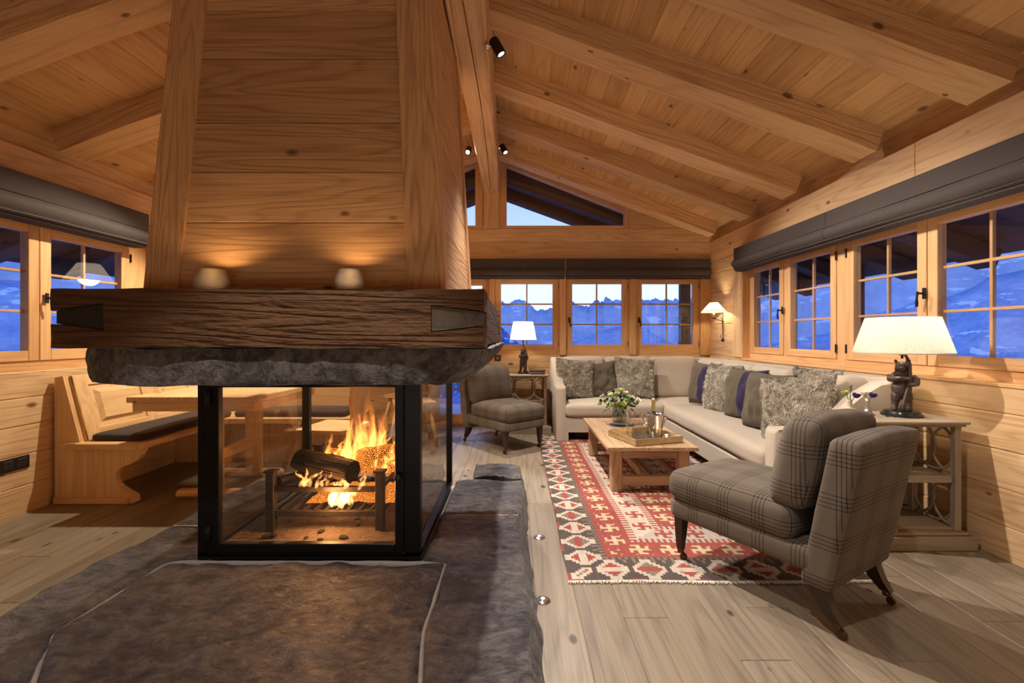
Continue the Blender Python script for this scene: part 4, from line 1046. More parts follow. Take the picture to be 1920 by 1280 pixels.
for k in range(74):
    a = br.uniform(0, 6.28); q = br.uniform(.25, 1); i = k % 2; o = lfs[i] if not usedl[i] else lfs[i].copy()
    if usedl[i]: COL.objects.link(o); o.parent = bq
    usedl[i] = True; o.location = (.13*q*math.cos(a), .12*q*math.sin(a), br.uniform(.12, .26)); o.rotation_euler = (br.uniform(-.6, .6), br.uniform(-.9, .7), a+br.uniform(-.6, .6)); o.scale = [br.uniform(.6, 1.05)]*3

# ------------------------------------------------------------------ corner sofa
SX0, SXF, SYF, SYB, SXB, SYN = .46, 1.60, 4.96, 5.80, 2.44, 2.82
sofa = thing('corner_sofa', 'large L-shaped beige linen corner sofa under the windows', 'sofa', (0, 0, 0))
def sb(name, x0, x1, y0, y1, z0, z1, r=.035, crown=0, n=10, wob=.004, crowny=0, M=None):
    c = Vector(((x0+x1)/2, (y0+y1)/2, (z0+z1)/2)); m = MB().softbox(x0-c.x, x1-c.x, y0-c.y, y1-c.y, z0-c.z, z1-c.z, r, crown, n, M, wob, crowny)
    o = m.build(name, LINEN, sofa, True, 60); o.location = c; return o
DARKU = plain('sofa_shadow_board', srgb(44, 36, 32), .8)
# bases with the raised plinth recess between corner blocks
mb = MB(); mb.prism([(SX0, RZ), (SX0+.11, RZ), (SX0+.11, .10), (SXF, .10), (SXF, .262), (SX0, .262)], SYF+.01, SYF+.06, 'Y'); mb.box(SX0, SX0+.06, SYF+.05, SYB, RZ, .262); mb.box(SX0+.05, SXF+.02, SYF+.05, SYB, .1, .262); mb.build('base', LINEN, sofa)
mb = MB(); mb.box(SXF+.005, SXB, SYN+.01, SYB, .10, .262, .012); mb.box(SXF+.02, SXF+.12, SYN+.02, SYN+.12, .002, .10); mb.build('base', LINEN, sofa)
MB().box(SXF+.12, SXB-.05, SYN+.1, SYB-.1, .002, .1).build('plinth', DARKU, sofa); MB().box(SX0+.2, SXF+.1, SYF+.14, SYB-.1, .008, .1).build('plinth', DARKU, sofa)  # dark boards filling the recess under the base, its shade put in as colour
sb('seat_cushion', SX0+.075, SXF+.02, SYF-.035, SYB-.2, .268, .415, .05, .030, 14)
sb('seat_cushion', SXF+.02, SXB-.18, SYF-.02, SYB-.2, .268, .410, .05, .02, 12)
sb('seat_cushion', SXF-.015, SXB-.16, SYN+.13, SYF-.03, .268, .415, .055, .035, 16)
sb('back_frame', SX0+.01, SXB, SYB-.10, SYB, .10, .885, .03); sb('back_frame', SXB-.085, SXB, SYN+.02, SYB-.08, .10, .885, .03, n=12)
def arm(pts, a0, a1, axis):
    m = MB()
    # rounded sloping arm: profile swept with narrowing ends
    n = len(pts); vs = []; fs = []; c = Vector((sum(p[0] for p in pts)/n, sum(p[1] for p in pts)/n)); lv_ = [(0, .93), (.12, .99), (.5, 1.0), (.88, .99), (1, .93)]
    for t_, s_ in lv_:
        a = a0+(a1-a0)*t_
        for p in pts:
            q = c+(Vector(p)-c)*1.0; e = (1-s_)*.22; q = Vector((q.x-math.copysign(min(abs(q.x-c.x), e), q.x-c.x), q.y-math.copysign(min(abs(q.y-c.y), e), q.y-c.y)))
            vs.append((a, q.x, q.y) if axis == 'X' else (q.x, a, q.y))
    for l in range(4): fs += [(l*n+i, l*n+(i+1) % n, (l+1)*n+(i+1) % n, (l+1)*n+i) for i in range(n)]
    fs += [tuple(range(n)), tuple(4*n+i for i in range(n))[::-1]]
    return m.add(vs, fs)
lp = [(4.965, RZ), (4.965, .56), (4.975, .585), (5.0, .595), (5.10, .60), (5.2, .63), (5.32, .72), (5.42, .80), (5.55, .86), (5.70, .885), (SYB, .885), (SYB, RZ)]
arm(lp, SX0-.03, SX0+.085, 'X').build('arm', LINEN, sofa, True, 50)
rpts = [(SXF-.0, .10), (SXF, .535), (SXF+.012, .556), (SXF+.03, .562), (1.75, .57), (1.9, .60), (2.05, .70), (2.16, .79), (2.28, .86), (SXB, .885), (SXB, .10)]
arm(rpts, SYN, SYN+.125, 'Y').build('arm', LINEN, sofa, True, 50)
def lean(ax, ang): return Matrix.Rotation(R(ang), 4, ax)
for x0, x1 in ((.56, 1.08), (1.085, 1.62), (1.63, 2.20)):
    sb('back_cushion', x0, x1, SYB-.32, SYB-.12, .40, .90, .06, .0, 12, .008, .03, lean('X', -8))
for k, (y0, y1) in enumerate(((2.98, 3.60), (3.61, 4.20), (4.21, 4.80), (4.81, 5.42))):
    o = sb('back_cushion', -.11+2.22, .11+2.22, y0, y1, .40, .885, .07, .0, 12, .010, 0, lean('Y', 8))
# pillows
def place(o, x, y, z, yaw, leanx, roll=0):
    o.matrix_world = Matrix.Translation((x, y, z)) @ Matrix.Rotation(R(yaw), 4, 'Z') @ Matrix.Rotation(R(leanx), 4, 'X') @ Matrix.Rotation(R(roll), 4, 'Y')
def fur_on(par, base, n, L, seed):
    rr = random.Random(seed); m = MB(); polys = base.data.polygons; vv_ = base.data.vertices; areas = [p.area for p in polys]
    pick = rr.choices(range(len(polys)), areas, k=n)
    for k in pick:
        p = polys[k]
        if p.center.y > .012: continue         # only the fur face
        a, b, c, d = [vv_[i].co for i in p.vertices][:4]; u, v = rr.random(), rr.random()
        q = a.lerp(b, u).lerp(d.lerp(c, u), v); nrm = p.normal if p.normal.dot(p.center) > 0 else -p.normal
        dr = (nrm+Vector((rr.gauss(0, .45), rr.gauss(0, .2), rr.gauss(-.25, .45)))+noise.noise_vector(q*14)*1.1).normalized(); s_ = dr.cross(Vector((rr.random()-.5, rr.random()-.5, rr.random()-.5))).normalized()*.0016
        l = L*rr.uniform(.5, 1.1)*(1+1.1*noise.noise(q*26)); mid = q+dr*l*.55
        m.add([q-s_, q+s_, mid+s_*.8, mid-s_*.8, q+dr*l+Vector((0, 0, -l*.25))], [(0, 1, 2, 3), (3, 2, 4)])
    o = m.build('fur', FUR, par, True, recalc=False); o['kind'] = 'stuff'; return o
def pillow(label, x, y, z, yaw, ln, w, h, t_, kind, seed, roll=0):
    th_ = thing('throw_pillow', label, 'pillow', group='throw pillows on the corner sofa'); place(th_, x, y, z, yaw, ln, roll)
    if kind == 'fur':
        b = MB().pillow(w, h, t_, 20, seed=seed).build('cover', FURB, th_, True); fur_on(th_, b, 16000, .017, seed)
    elif kind == 'duo':
        m = MB().pillow(w, h, t_, 20, seed=seed, wr=.022); m.mi = [0 if i < len(m.f)//2 or (i % 20) >= 11 else 1 for i in range(len(m.f))]
        m.build('cover', [NAVY, OLIVE], th_, True, recalc=False)
    else: MB().pillow(w, h, t_, 22, seed=seed, wr=.026).build('cover', OLIVE, th_, True)
    pts = []
    for q in range(81):
        s_ = q/20 % 4; e = s_ % 1*2-1; k = int(s_) % 4; u, v = ((e, -1), (1, e), (-e, 1), (-1, -e))[k]
        pts.append((w/2*u*(1-.09*(1-v*v)), 0, h/2*v*(1-.09*(1-u*u))))
    if kind != 'fur': MB().tube(pts, .0042, 5).build('piping', OLIVE, th_, True)
pillow('shaggy grey fur pillow leaning at the left arm of the sofa', .68, 5.32, .655, 3, -14, .47, .47, .15, 'fur', 1, 5)
pillow('plain olive velvet pillow between two fur pillows on the back section', .99, 5.36, .635, -4, -16, .40, .42, .14, 'olive', 2, -8)
pillow('shaggy grey fur pillow in the middle of the back section', 1.39, 5.36, .66, -3, -16, .48, .48, .16, 'fur', 3, 4)
# facing -X: yaw -90 turns the pillow's -Y face (fur / olive) towards -X
pillow('olive and navy velvet pillow nearest the sofa corner', 1.97, 4.74, .65, -77, -10, .44, .45, .22, 'duo', 4)
pillow('upright grey fur pillow between the two olive-navy pillows', 1.97, 4.33, .65, -77, -9, .46, .48, .22, 'fur', 5)
pillow('olive and navy velvet pillow behind the plain olive one', 1.97, 3.90, .645, -76, -9, .43, .46, .23, 'duo', 6)
pillow('plain olive pillow in front of the big fur pillow by the side table', 1.92, 3.46, .645, -76, -10, .44, .46, .25, 'olive', 7)
pillow('grey fur pillow mostly hidden behind the big fur one', 2.13, 3.30, .70, -80, -16, .44, .46, .12, 'fur', 9)
pillow('big light grey fur pillow beside the near sofa arm', 1.93, 3.12, .645, -56, -14, .50, .48, .20, 'fur', 8, -8)

# ------------------------------------------------------------------ plaid slipper chairs
def slipper_chair(label, loc, rz):
    t = thing('slipper_chair', label, 'chair', loc, rz, 'plaid slipper chairs')
    def q(name, *a, M=None, **k): return MB().softbox(*a, M=M, **k).build(name, PLAID, t, True, 60)
    q('seat_rail', -.262, .262, -.33, .385, .215, .315, r=.03, n=8)
    q('seat_cushion', -.268, .268, -.235, .405, .305, .455, r=.055, crown=.030, n=14, wob=.006)
    S = Matrix.Identity(4); S[1][2] = -.19
    q('backrest', -.262, .262, -.343, -.225, .168, .765, M=S, r=.026, n=12, wob=.003)
    S2 = Matrix.Identity(4); S2[1][2] = -.20
    q('back_cushion', -.255, .255, -.215, -.055, .435, .815, M=Matrix.Translation((0, .03, 0)) @ S2, r=.05, n=14, crowny=.03, wob=.008)
    for s_ in (1, -1):
        m = MB(); n = 8
        vs = []
        for k, (y, z, w) in enumerate(((.335, .225, .025), (.338, .13, .020), (.34, .052, .014))): vs += [(s_*.222+a*w, y+b*w, z) for a, b in ((-1, -1), (1, -1), (1, 1), (-1, 1))]
        m.add(vs, [(r*4+i, r*4+(i+1) % 4, r*4+4+(i+1) % 4, r*4+4+i) for r in range(2) for i in range(4)]+[(0, 1, 2, 3), (8, 9, 10, 11)])
        m.build('leg', DARKLEG, t)
        vs = []; m = MB(); pth = ((-.318, .20, .033), (-.322, .15, .031), (-.345, .10, .027), (-.380, .055, .020))
        for y, z, w in pth: vs += [(s_*.215+a*w*.8, y+b*w, z) for a, b in ((-1, -1), (1, -1), (1, 1), (-1, 1))]
        m.add(vs, [(r*4+i, r*4+(i+1) % 4, r*4+4+(i+1) % 4, r*4+4+i) for r in range(3) for i in range(4)]+[(0, 1, 2, 3), (12, 13, 14, 15)]); m.build('leg', DARKLEG, t, True, 40)
        for y, x in ((.34, s_*.222), (-.38, s_*.215)):
            m = MB(); m.lathe([(.016, .036), (.017, .056), (.015, .06)], 12, (x, y, 0)); m.tube([(x, y, .04), (x+.010, y-.012, .032)], .006)
            m.lathe([(.004, -.009), (.016, -.009), (.0175, -.005), (.0175, .005), (.016, .009), (.004, .009)], 14, M=Matrix.Translation((x+.006, y-.014, .0176)) @ Matrix.Rotation(R(90), 4, 'Y')); m.build('caster', BRASS, t, True, 40)
    return t
chair = slipper_chair('big brown plaid slipper chair seen from behind at the rug edge', (1.215, 2.175, 0), R(31))
far = copy_tree(chair); far.location = (-.145, 4.83, 0); far.rotation_euler = (0, 0, R(219.4)); far['label'] = 'small-looking plaid slipper chair standing between hearth and far side table'
# ------------------------------------------------------------------ side tables with ring fretwork
def side_table(label, x0, x1, y0, y1, ht=.69, rings='X'):
    cx, cy = (x0+x1)/2, (y0+y1)/2; t = thing('side_table', label, 'table', (cx, cy, 0), group='greywashed side tables')
    hx, hy = (x1-x0)/2, (y1-y0)/2
    def b(name, a0, a1, b0, b1, c0, c1, ax='X', ch=.003): return piece(name, MB().box(a0, a1, b0, b1, c0, c1, ch), GREYW[ax], t)
    b('tabletop', -hx, hx, -hy, hy, ht-.016, ht); b('top_moulding', -hx+.012, hx-.012, -hy+.012, hy-.012, ht-.030, ht-.016)
    b('plinth', -hx+.005, hx+.03, -hy-.01, hy-.01, .001, .075); b('plinth_moulding', -hx+.018, hx, -hy+.006, hy-.02, .075, .092, ch=.006)
    b('shelf', -hx+.04, hx-.05, -hy+.045, hy-.045, .36, .385); b('shelf', -hx+.04, hx-.05, -hy+.045, hy-.045, .092, .104)
    b('shelf_edge', -hx+.07, hx-.07, -hy+.035, -hy+.05, .352, .39)
    for sx in (-1, 1):
        for sy in (-1, 1): b('post', sx*(hx-.04)-.017, sx*(hx-.04)+.017, sy*(hy-.045)-.017, sy*(hy-.045)+.017, .092, ht-.03, 'Z')
    def ringset(pos, half, axis):
        for z0, z1 in ((.104, .36), (.39, ht-.03)):
            zc, r = (z0+z1)/2, (z1-z0)/2-.004
            for c, a0, a1 in ((0, 0, 360), (-half, -90, 90), (half, 90, 270)):
                if c and 2*r < half*.9: pass
                pts = []
                for k in range(25 if c == 0 else 15):
                    a = R(a0+(a1-a0)*k/(24 if c == 0 else 14)); u = c+r*math.cos(a)*1.0; 
                    if abs(u) > half: u = math.copysign(half, u)
                    z = zc+r*math.sin(a); pts.append((u, pos, z) if axis == 'X' else (pos, u, z))
                MB().tube(pts, .0075, 6).build('fret_ring', GREYW['Z'], t, True)
    if 'X' in rings: ringset(hy-.045, hx-.055, 'X')
    ringset(hx-.04, hy-.06, 'Y'); ringset(-hx+.04, hy-.06, 'Y')
    if rings == 'XF': ringset(-hy+.045, hx-.055, 'X')
    return t
side_table('greywashed side table with ring fretwork behind the near chair', 1.84, 2.44, 2.44, 2.80, rings='X')
side_table('greywashed side table with ring fretwork under the far lamp', -.20, .385, 5.36, 5.84, rings='XF')
# ------------------------------------------------------------------ bear lamps
def remeshed(m, name, mat, par, vox, sm=4):
    o = m.build(name, mat, par, True); r = o.modifiers.new('r', 'REMESH'); r.mode = 'VOXEL'; r.voxel_size = vox; r.use_smooth_shade = True
    s_ = o.modifiers.new('s', 'SMOOTH'); s_.factor = .5; s_.iterations = sm
    d = o.modifiers.new('d', 'DISPLACE'); tx_ = bpy.data.textures.get('fur_relief') or bpy.data.textures.new('fur_relief', 'CLOUDS'); tx_.noise_scale = .008; tx_.noise_depth = 1
    d.texture = tx_; d.strength = .0028; d.mid_level = .5; d.texture_coords = 'LOCAL'; return o
def bear(m, s=1.0, arms='hug'):
    E = lambda c, r, M=None: m.ell(tuple(x*s for x in c), tuple(x*s for x in r), 16, 10, M)
    E((0, .005, .125), (.048, .042, .062)); E((0, .008, .175), (.045, .038, .045)); E((0, .0, .20), (.050, .032, .028))   # belly, chest, shoulders
    for q in (-1, 1):
        E((q*.026, 0, .075), (.024, .027, .042)); m.tube([Vector((q*.028, .002, .07))*s, Vector((q*.030, -.004, .03))*s, Vector((q*.032, -.010, .012))*s], [.021*s, .017*s, .016*s], 12)
        E((q*.033, -.022, .010), (.017, .026, .010))
        E((q*.026, .008, .283), (.0095, .006, .0105)); E((q*.026, .003, .284), (.006, .004, .007))
    m.tube([Vector((0, .005, .20))*s, Vector((0, .002, .235))*s], [.034*s, .030*s], 14)
    E((0, 0, .253), (.031, .031, .029)); E((0, -.028, .243), (.017, .020, .013)); E((0, -.046, .248), (.007, .006, .005)); E((0, -.030, .229), (.011, .015, .006)); E((-.019, -.008, .240), (.014, .018, .014)); E((.019, -.008, .240), (.014, .018, .014))
    return m
def trunk_lamp(label, loc, rz, pose):
    t = thing('bear_lamp', label, 'lamp', loc, rz, 'bear table lamps')
    BASEM = plain('black_lamp_base', (.02, .02, .02), .2, 0, .6)
    if pose == 'near':
        br_, sc_ = .098, 1.0
    else: br_, sc_ = .072, .95
    MB().lathe([(.001, 0), (br_, 0), (br_*1.02, .004), (br_, .012), (br_*.9, .017), (br_*.86, .026), (br_*.8, .030), (.001, .031)], 36).build('base', BASEM, t, True, 30)
    m = MB(); bear(m, sc_)
    if pose == 'near':
        # trunk leaning from foot up past the right shoulder, both arms hugging it
        tk = [(-.004+.0, -.060, .000), (.004, -.056, .04), (.018, -.052, .10), (.030, -.045, .16), (.034, -.036, .21), (.034, -.02, .27), (.022, -.006, .31), (.006, .0, .335)]
        m.tube([(-.048, .0, .195), (-.052, -.020, .180), (-.034, -.042, .180), (.004, -.056, .188), (.028, -.056, .184)], [.020, .019, .015, .012, .012], 12)
        m.tube([(.046, .0, .195), (.064, -.016, .175), (.062, -.036, .158), (.046, -.052, .152), (.030, -.058, .152)], [.020, .019, .015, .012, .011], 12)
    else:
        tk = [(.020, -.052, 0), (.040, -.052, .05), (.054, -.05, .11), (.060, -.048, .17), (.050, -.036, .23), (.030, -.016, .275), (.006, 0, .30)]
        m.tube([(-.040, .0, .185), (-.034, -.034, .175), (.010, -.048, .185), (.050, -.050, .192)], [.018, .016, .012, .011], 12)
        m.tube([(.044, .0, .185), (.058, -.020, .165), (.062, -.040, .150), (.056, -.050, .145)], [.018, .016, .012, .010], 12)
    o = remeshed(m, 'bear_figure', BRONZE, t, .0032 if pose == 'near' else .0045, 2); o.location.z = .031
    m = MB(); m.tube(tk, [.017, .012, .011, .010, .009, .009, .008, .007] if pose == 'near' else [.008]*7, 9)
    if pose == 'near': m.tube([(.034, -.03, .285), (.012, -.03, .318), (-.012, -.032, .322)], [.006, .005, .003], 7); m.tube([(.036, -.04, .165), (.056, -.05, .178)], [.006, .003], 6)
    o = m.build('tree_trunk', BRONZE, t, True); o.location.z = .031
    zb, zt, rb, rt = (.361, .567, .233, .172) if pose == 'near' else (.412, .636, .166, .121)
    m = MB(); m.tube([(.003, 0, .33), (0, 0, zb+.02)], .006); m.lathe([(.014, zb-.012), (.016, zb+.01), (.013, zb+.05)], 14); m.build('socket', HWARE, t, True)
    for k in range(3):
        a = k*2.094; MB().tube([(0, 0, zt-.02), (rt*.98*math.cos(a), rt*.98*math.sin(a), zt-.01)], .0015, 5).build('shade_spider', HWARE, t)
    MB().lathe([(.001, zb+.05), (.012, zb+.055), (.028, zb+.09), (.028, zb+.11), (.016, zb+.135), (.001, zb+.14)], 16).build('bulb', emis('lit_bulb', (1, .80, .55), 6), t, True)
    sh_ = MB().lathe([(rb, zb), (rb*.999+rt*.001, zb+.002), (rt, zt)], 48, cap=False).build('shade', SHADE if pose == 'near' else SHADEW, t, True)
    m = MB(); m.lathe([(rb+.0015, zb-.001), (rb+.0015, zb+.006), (rb-.0015, zb+.006), (rb-.0015, zb-.001), (rb+.0015, zb-.001)], 48, cap=False); m.build('shade_hem', SHADEW, t, True)
    return t, Vector(loc)+Vector((0, 0, (zb+zt)/2))
_, p1 = trunk_lamp('bronze bear hugging a trunk lamp with a wide linen shade on the near side table', (2.235, 2.64, .6905), R(-35), 'near')
light('POINT', 'near_lamp_light', p1, 85, (1, .86, .66), shadow_soft_size=.03)
_, p2 = trunk_lamp('bronze bear with bow lamp and white shade on the far side table', (.085, 5.60, .6905), R(-15), 'far')
light('POINT', 'far_lamp_light', p2, 28, (1, .86, .66), shadow_soft_size=.03)
m = MB(); m.tube([(2.14, 2.60, .693), (2.10, 2.585, .694), (2.11, 2.55, .705), (2.13, 2.56, .694)], .0025, 6); tag(m.build('lamp_cord', HWARE, None, True), 'short black cord end beside the near bear lamp base', 'cord')
# books, bud vases
for k, (w, d, h, z, a, c, lb) in enumerate(((.17, .12, .028, .691, 4, srgb(92, 80, 76), 'lower grey book of the little pile by the far lamp'), (.17, .11, .024, .7195, -3, srgb(70, 60, 60), 'dark book on top of the pile by the far lamp'))):
    t = thing('book', lb, 'book', (.255-.01*k, 5.52, z), R(a), 'books on the far side table')
    MB().box(-w/2, w/2, -d/2, d/2, 0, .003, .001).build('cover', plain('book_cloth%d' % k, c, .7), t); MB().box(-w/2, w/2, -d/2, d/2, h-.003, h, .001).build('cover', plain('book_cloth%d' % k, c, .7), t)
    MB().lathe([(h/2, -w/2), (h/2, w/2)], 12, M=Matrix.Translation((0, -d/2+.002, h/2)) @ Matrix.Rotation(R(90), 4, 'Y') @ Matrix.Scale(.35, 4, (0, 1, 0))).build('spine', plain('book_cloth%d' % k, c, .7), t, True, 40)
    MB().box(-w/2+.004, w/2-.004, -d/2+.004, d/2-.005, .003, h-.003).build('pages', plain('book_pages', srgb(206, 190, 164), .9), t)
t = thing('wooden_box', 'small red-brown wooden box behind the two books', 'box', (.325, 5.58, .691)); MB().box(-.03, .03, -.03, .03, 0, .045, .003).build('body', plain('redwood', srgb(132, 80, 54), .5), t); MB().box(-.032, .032, -.032, .032, .045, .055, .002).build('lid', plain('redwood', srgb(132, 80, 54), .5), t)
def bud_vase(label, x, y, prof, mat, heads):
    t = thing('bud_vase', label[0], 'vase', (x, y, .691)); MB().lathe(prof, 28, cap=False).build('body', mat, t, True)
    f = thing('posy', label[1], 'flowers', (x, y, .691))
    for k, (dx, dy, z, kind) in enumerate(heads):
        MB().tube([(0, 0, .04), (dx*.3, dy*.3, z*.7), (dx, dy, z)], .0018, 5).build('stem', STEM, f, True)
        if kind == 'sprig':
            for q in range(7): o = leaf_mesh(.022, .009).build('leaf', LEAF, f, True); o.location = (dx*(.6+.06*q), dy, z*(.78+.035*q)); o.rotation_euler = (0, -.9, q*2.1)
        else:
            o = blossom_mesh(.028, 3, k+5).build('bloom', {'g': PG, 'w': PW, 'v': PV}[kind], f, True); o.location = (dx, dy, z-.012); o.rotation_euler = (dy*8, dx*14, 0)
CER = plain('stone_ceramic', srgb(196, 184, 164), .5, nz=(50, .15), bump=.1); PEW = plain('pewter', (.55, .52, .47), .3, .9)
bud_vase(('squat cream ceramic bud vase on the near side table', 'lime and violet blooms with a dark sprig in the squat vase'), 1.905, 2.60, [(.001, .002), (.030, 0), (.042, .012), (.044, .030), (.038, .042), (.016, .050), (.012, .062), (.012, .085), (.016, .098), (.014, .098), (.009, .085), (.008, .05)], CER, [(-.022, 0, .135, 'g'), (.028, -.008, .122, 'v'), (.012, .006, .17, 'sprig')])
bud_vase(('slim pewter trumpet vase nearer the bear lamp', 'white and violet blooms in the slim pewter vase'), 2.045, 2.65, [(.001, .002), (.036, 0), (.034, .006), (.020, .022), (.012, .040), (.010, .07), (.014, .098), (.012, .098), (.008, .07), (.009, .04)], PEW, [(-.016, 0, .125, 'w'), (.024, -.006, .117, 'v')])

# ------------------------------------------------------------------ wall sconce, sockets, spotlights, floor lights
t = thing('wall_sconce', 'iron branch wall sconce with a small painted cone shade by the right corner', 'lamp', (XR, 5.52, 1.35))
m = MB(); m.tube([(-.015, 0, .12), (-.02, 0, -.02), (-.015, 0, -.24)], [.005, .006, .005], 8); m.tube([(-.02, 0, -.02), (-.06, -.03, -.01), (-.11, -.05, .0), (-.15, -.06, .015)], [.005, .004, .004, .005], 8)
m.tube([(-.016, 0, -.24), (-.045, .0, -.21), (-.04, 0, -.18)], .004, 6); m.tube([(-.02, 0, 0), (-.03, .03, .03), (-.02, .05, .05)], .0035, 6); m.ell((-.02, 0, -.25), (.016, .016, .016)); m.tube([(-.02, 0, -.02), (-.01, 0, -.02), (0, 0, -.02)], .008)
m.lathe([(.02, .012), (.024, .02), (.010, .022)], 14, (-.15, -.06, 0)); m.build('branch_arm', IRON, t, True)
MB().lathe([(.012, .022), (.012, .09), (.001, .092)], 14, (-.15, -.06, 0)).build('candle_tube', plain('ivory_tube', srgb(236, 226, 206), .5), t, True)
SC = NT('painted_shade', .9, .1); SC.t.nodes.remove(SC.b); sz2 = SC.N('SeparateXYZ'); SC.L(SC.obj(), sz2.inputs[0])
nn_ = SC.noise(SC.scale(SC.obj(), (60, 60, 24)), 1, 3, .6); band = SC.math('MULTIPLY', SC.math('GREATER_THAN', nn_, .55), SC.math('MULTIPLY', SC.math('LESS_THAN', sz2.outputs[2], .125), SC.math('GREATER_THAN', sz2.outputs[2], .095)))
colr = SC.mix(band, srgb(240, 226, 190), srgb(120, 110, 84)); trn = SC.N('BsdfTranslucent'); dfn = SC.N('BsdfDiffuse'); mxn = SC.N('MixShader'); mxn.inputs[0].default_value = .45
SC.L(colr, trn.inputs[0]); SC.L(colr, dfn.inputs[0]); SC.L(dfn.outputs[0], mxn.inputs[1]); SC.L(trn.outputs[0], mxn.inputs[2]); SC.L(mxn.outputs[0], SC.out.inputs[0])
MB().lathe([(.148, .085), (.147, .087), (.046, .20)], 36, (-.15, -.06, 0), cap=False).build('shade', SC.m, t, True)
MB().lathe([(.001, .092), (.008, .10), (.012, .115), (.006, .14), (.001, .145)], 12, (-.15, -.06, 0)).build('bulb', emis('lit_bulb_small', (1, .82, .58), 10), t, True)
light('POINT', 'sconce_light', (XR-.15, 5.46, 1.49), 9, (1, .80, .54), shadow_soft_size=.015)
SOCK = plain('bronze_plate', srgb(58, 46, 42), .4, .6)
t = thing('wall_switch', 'dark square switch plate on the back wall left of the far lamp', 'switch', (-.24, YB-.001, .865)); MB().box(-.038, .038, -.008, 0, -.038, .038, .002).build('plate', SOCK, t); MB().box(-.022, .022, -.012, -.006, -.022, .022, .002).build('rocker', plain('grey_rocker', srgb(120, 116, 124), .4), t)
t = thing('power_outlet', 'dark double wall outlet on the left wall beside the bench', 'outlet', (XL+.001, 2.90, .335)); MB().box(0, .009, -.085, .085, -.042, .042, .002).build('plate', SOCK, t)
for y in (-.04, .04):
    MB().box(.006, .011, y-.028, y+.028, -.028, .028, .002).build('socket', plain('black_socket', (.02, .018, .018), .5), t)
    for dz in (-.009, .009): MB().ell((.0115, y, dz), (.002, .003, .003), 8, 5).build('pin_hole', plain('socket_hole', (.002, .002, .002), .9), t)
SPB = plain('dark_spot_housing', srgb(58, 44, 36), .35, .7)
spl = {0: 'black spotlight on the right face of the ridge beam, nearer one', 1: 'small black spotlight on the right face of the ridge beam, far end', 2: 'small black spotlight on the left face of the ridge beam, far end', 3: 'black spotlight hanging from the roof over the dining table behind the chimney', 4: 'black spotlight on the right of the ridge beam above the viewpoint', 5: 'black spotlight on the left of the ridge beam above the viewpoint'}
for k, (l, a, w, c, col) in enumerate(SPOTS):
    l = Vector(l); d = (Vector(a)-l).normalized(); bx_ = l.x; wx = -.185-.02*(l.y-2.76)/3.2 if bx_ > -.3 else -.405-.01*(l.y-2.76)/3.2
    t = thing('spotlight', spl[k], 'spotlight', tuple(l), group='spotlights on the ridge beam'); q = d.to_track_quat('-Z', 'Y').to_matrix().to_4x4()
    MB().lathe([(.022, -.012), (.031, -.012), (.033, -.008), (.033, .085), (.028, .093), (.001, .094)], 24, M=q, cap=False).build('housing', SPB, t, True, 40)
    MB().lathe([(.001, .002), (.022, .0), (.024, -.008)], 20, M=q, cap=False).build('reflector', emis('lit_spot_lens', (.85, .93, 1.0), 4), t, True)
    ax_ = q @ Vector((0, 0, .05)); s_ = wx-l.x
    if k == 3:
        MB().tube([ax_, (0, 0, .08), (0, 0, roofz(l.x)-l.z)], .006, 8).build('ceiling_stem', CHROME, t, True); continue
    m = MB(); m.tube([ax_, (s_*.55, ax_.y*.6, ax_.z), (s_, 0, ax_.z)], .006, 8); m.lathe([(.001, 0), (.024, 0), (.024, .012), (.001, .012)], 16, M=Matrix.Translation((s_, 0, ax_.z)) @ Matrix.Rotation(R(90) if s_ < 0 else R(-90), 4, 'Y')); m.build('wall_mount', CHROME, t, True, 40)
bpy.context.view_layer.update()
for o in bpy.data.objects:
    if o.type == 'LIGHT' and o.data.type == 'SPOT':      # the lamp sits just in front of its lens
        o.location = o.matrix_world @ Vector((0, 0, -.02))
for x, y, lb in ((.132, 2.60, 'round steel recessed floor light beside the hearth, farther one'), (.116, 1.98, 'round steel recessed floor light beside the hearth, nearer one')):
    t = thing('floor_light', lb, 'floor light', (x, y, 0), group='floor lights along the hearth')
    MB().lathe([(.030, -.001), (.034, .001), (.031, .004), (.022, .006)], 28, cap=False).build('steel_ring', CHROME, t, True); MB().lathe([(.022, .005), (.012, .010), (.001, .011)], 24, cap=False).build('lens', plain('frosted_lens', (.7, .7, .72), .1, .9), t, True)
    MB().lathe([(.001, .0125), (.006, .0118), (.009, .010)], 14, cap=False).build('lit_diode', emis('lit_diode', (.9, .94, 1), 9), t, True)

# ------------------------------------------------------------------ dining corner: bench, pad, table, chairs, pendant
bn = thing('corner_bench', 'built-in pine corner bench with a scroll-cut end panel on the left wall', 'bench', (0, 0, 0))
def bz(name, pr, ax): return piece(name, pr, BENCHW[ax], bn)
ep = [(-3.17, .001), (-2.64, .001), (-2.615, .012), (-2.615, .045), (-2.625, .06), (-2.67, .085), (-2.72, .115), (-2.75, .155), (-2.755, .20), (-2.735, .235), (-2.70, .255), (-2.655, .27), (-2.605, .30), (-2.575, .335), (-2.56, .375), (-2.985, .375), (-3.115, .875), (-3.17, .865)]
bz('end_panel', MB().prism(ep, 3.125, 3.165, 'Y'), 'Z'); bz('end_skirting', MB().box(-3.165, -2.66, 3.105, 3.125, .002, .045, .004), 'X')
bz('seat_board', MB().prism([(-3.02, 3.095), (-2.58, 3.095), (-2.55, 3.125), (-2.55, 4.02), (-1.45, 4.02), (-1.45, 4.52), (-3.10, 4.52), (-3.10, 3.095)], .378, .42, 'Z'), 'Y')
bz('seat_nosing', MB().box(-2.995, -2.572, 3.080, 3.096, .376, .421, .004), 'X')
S = Matrix.Identity(4)
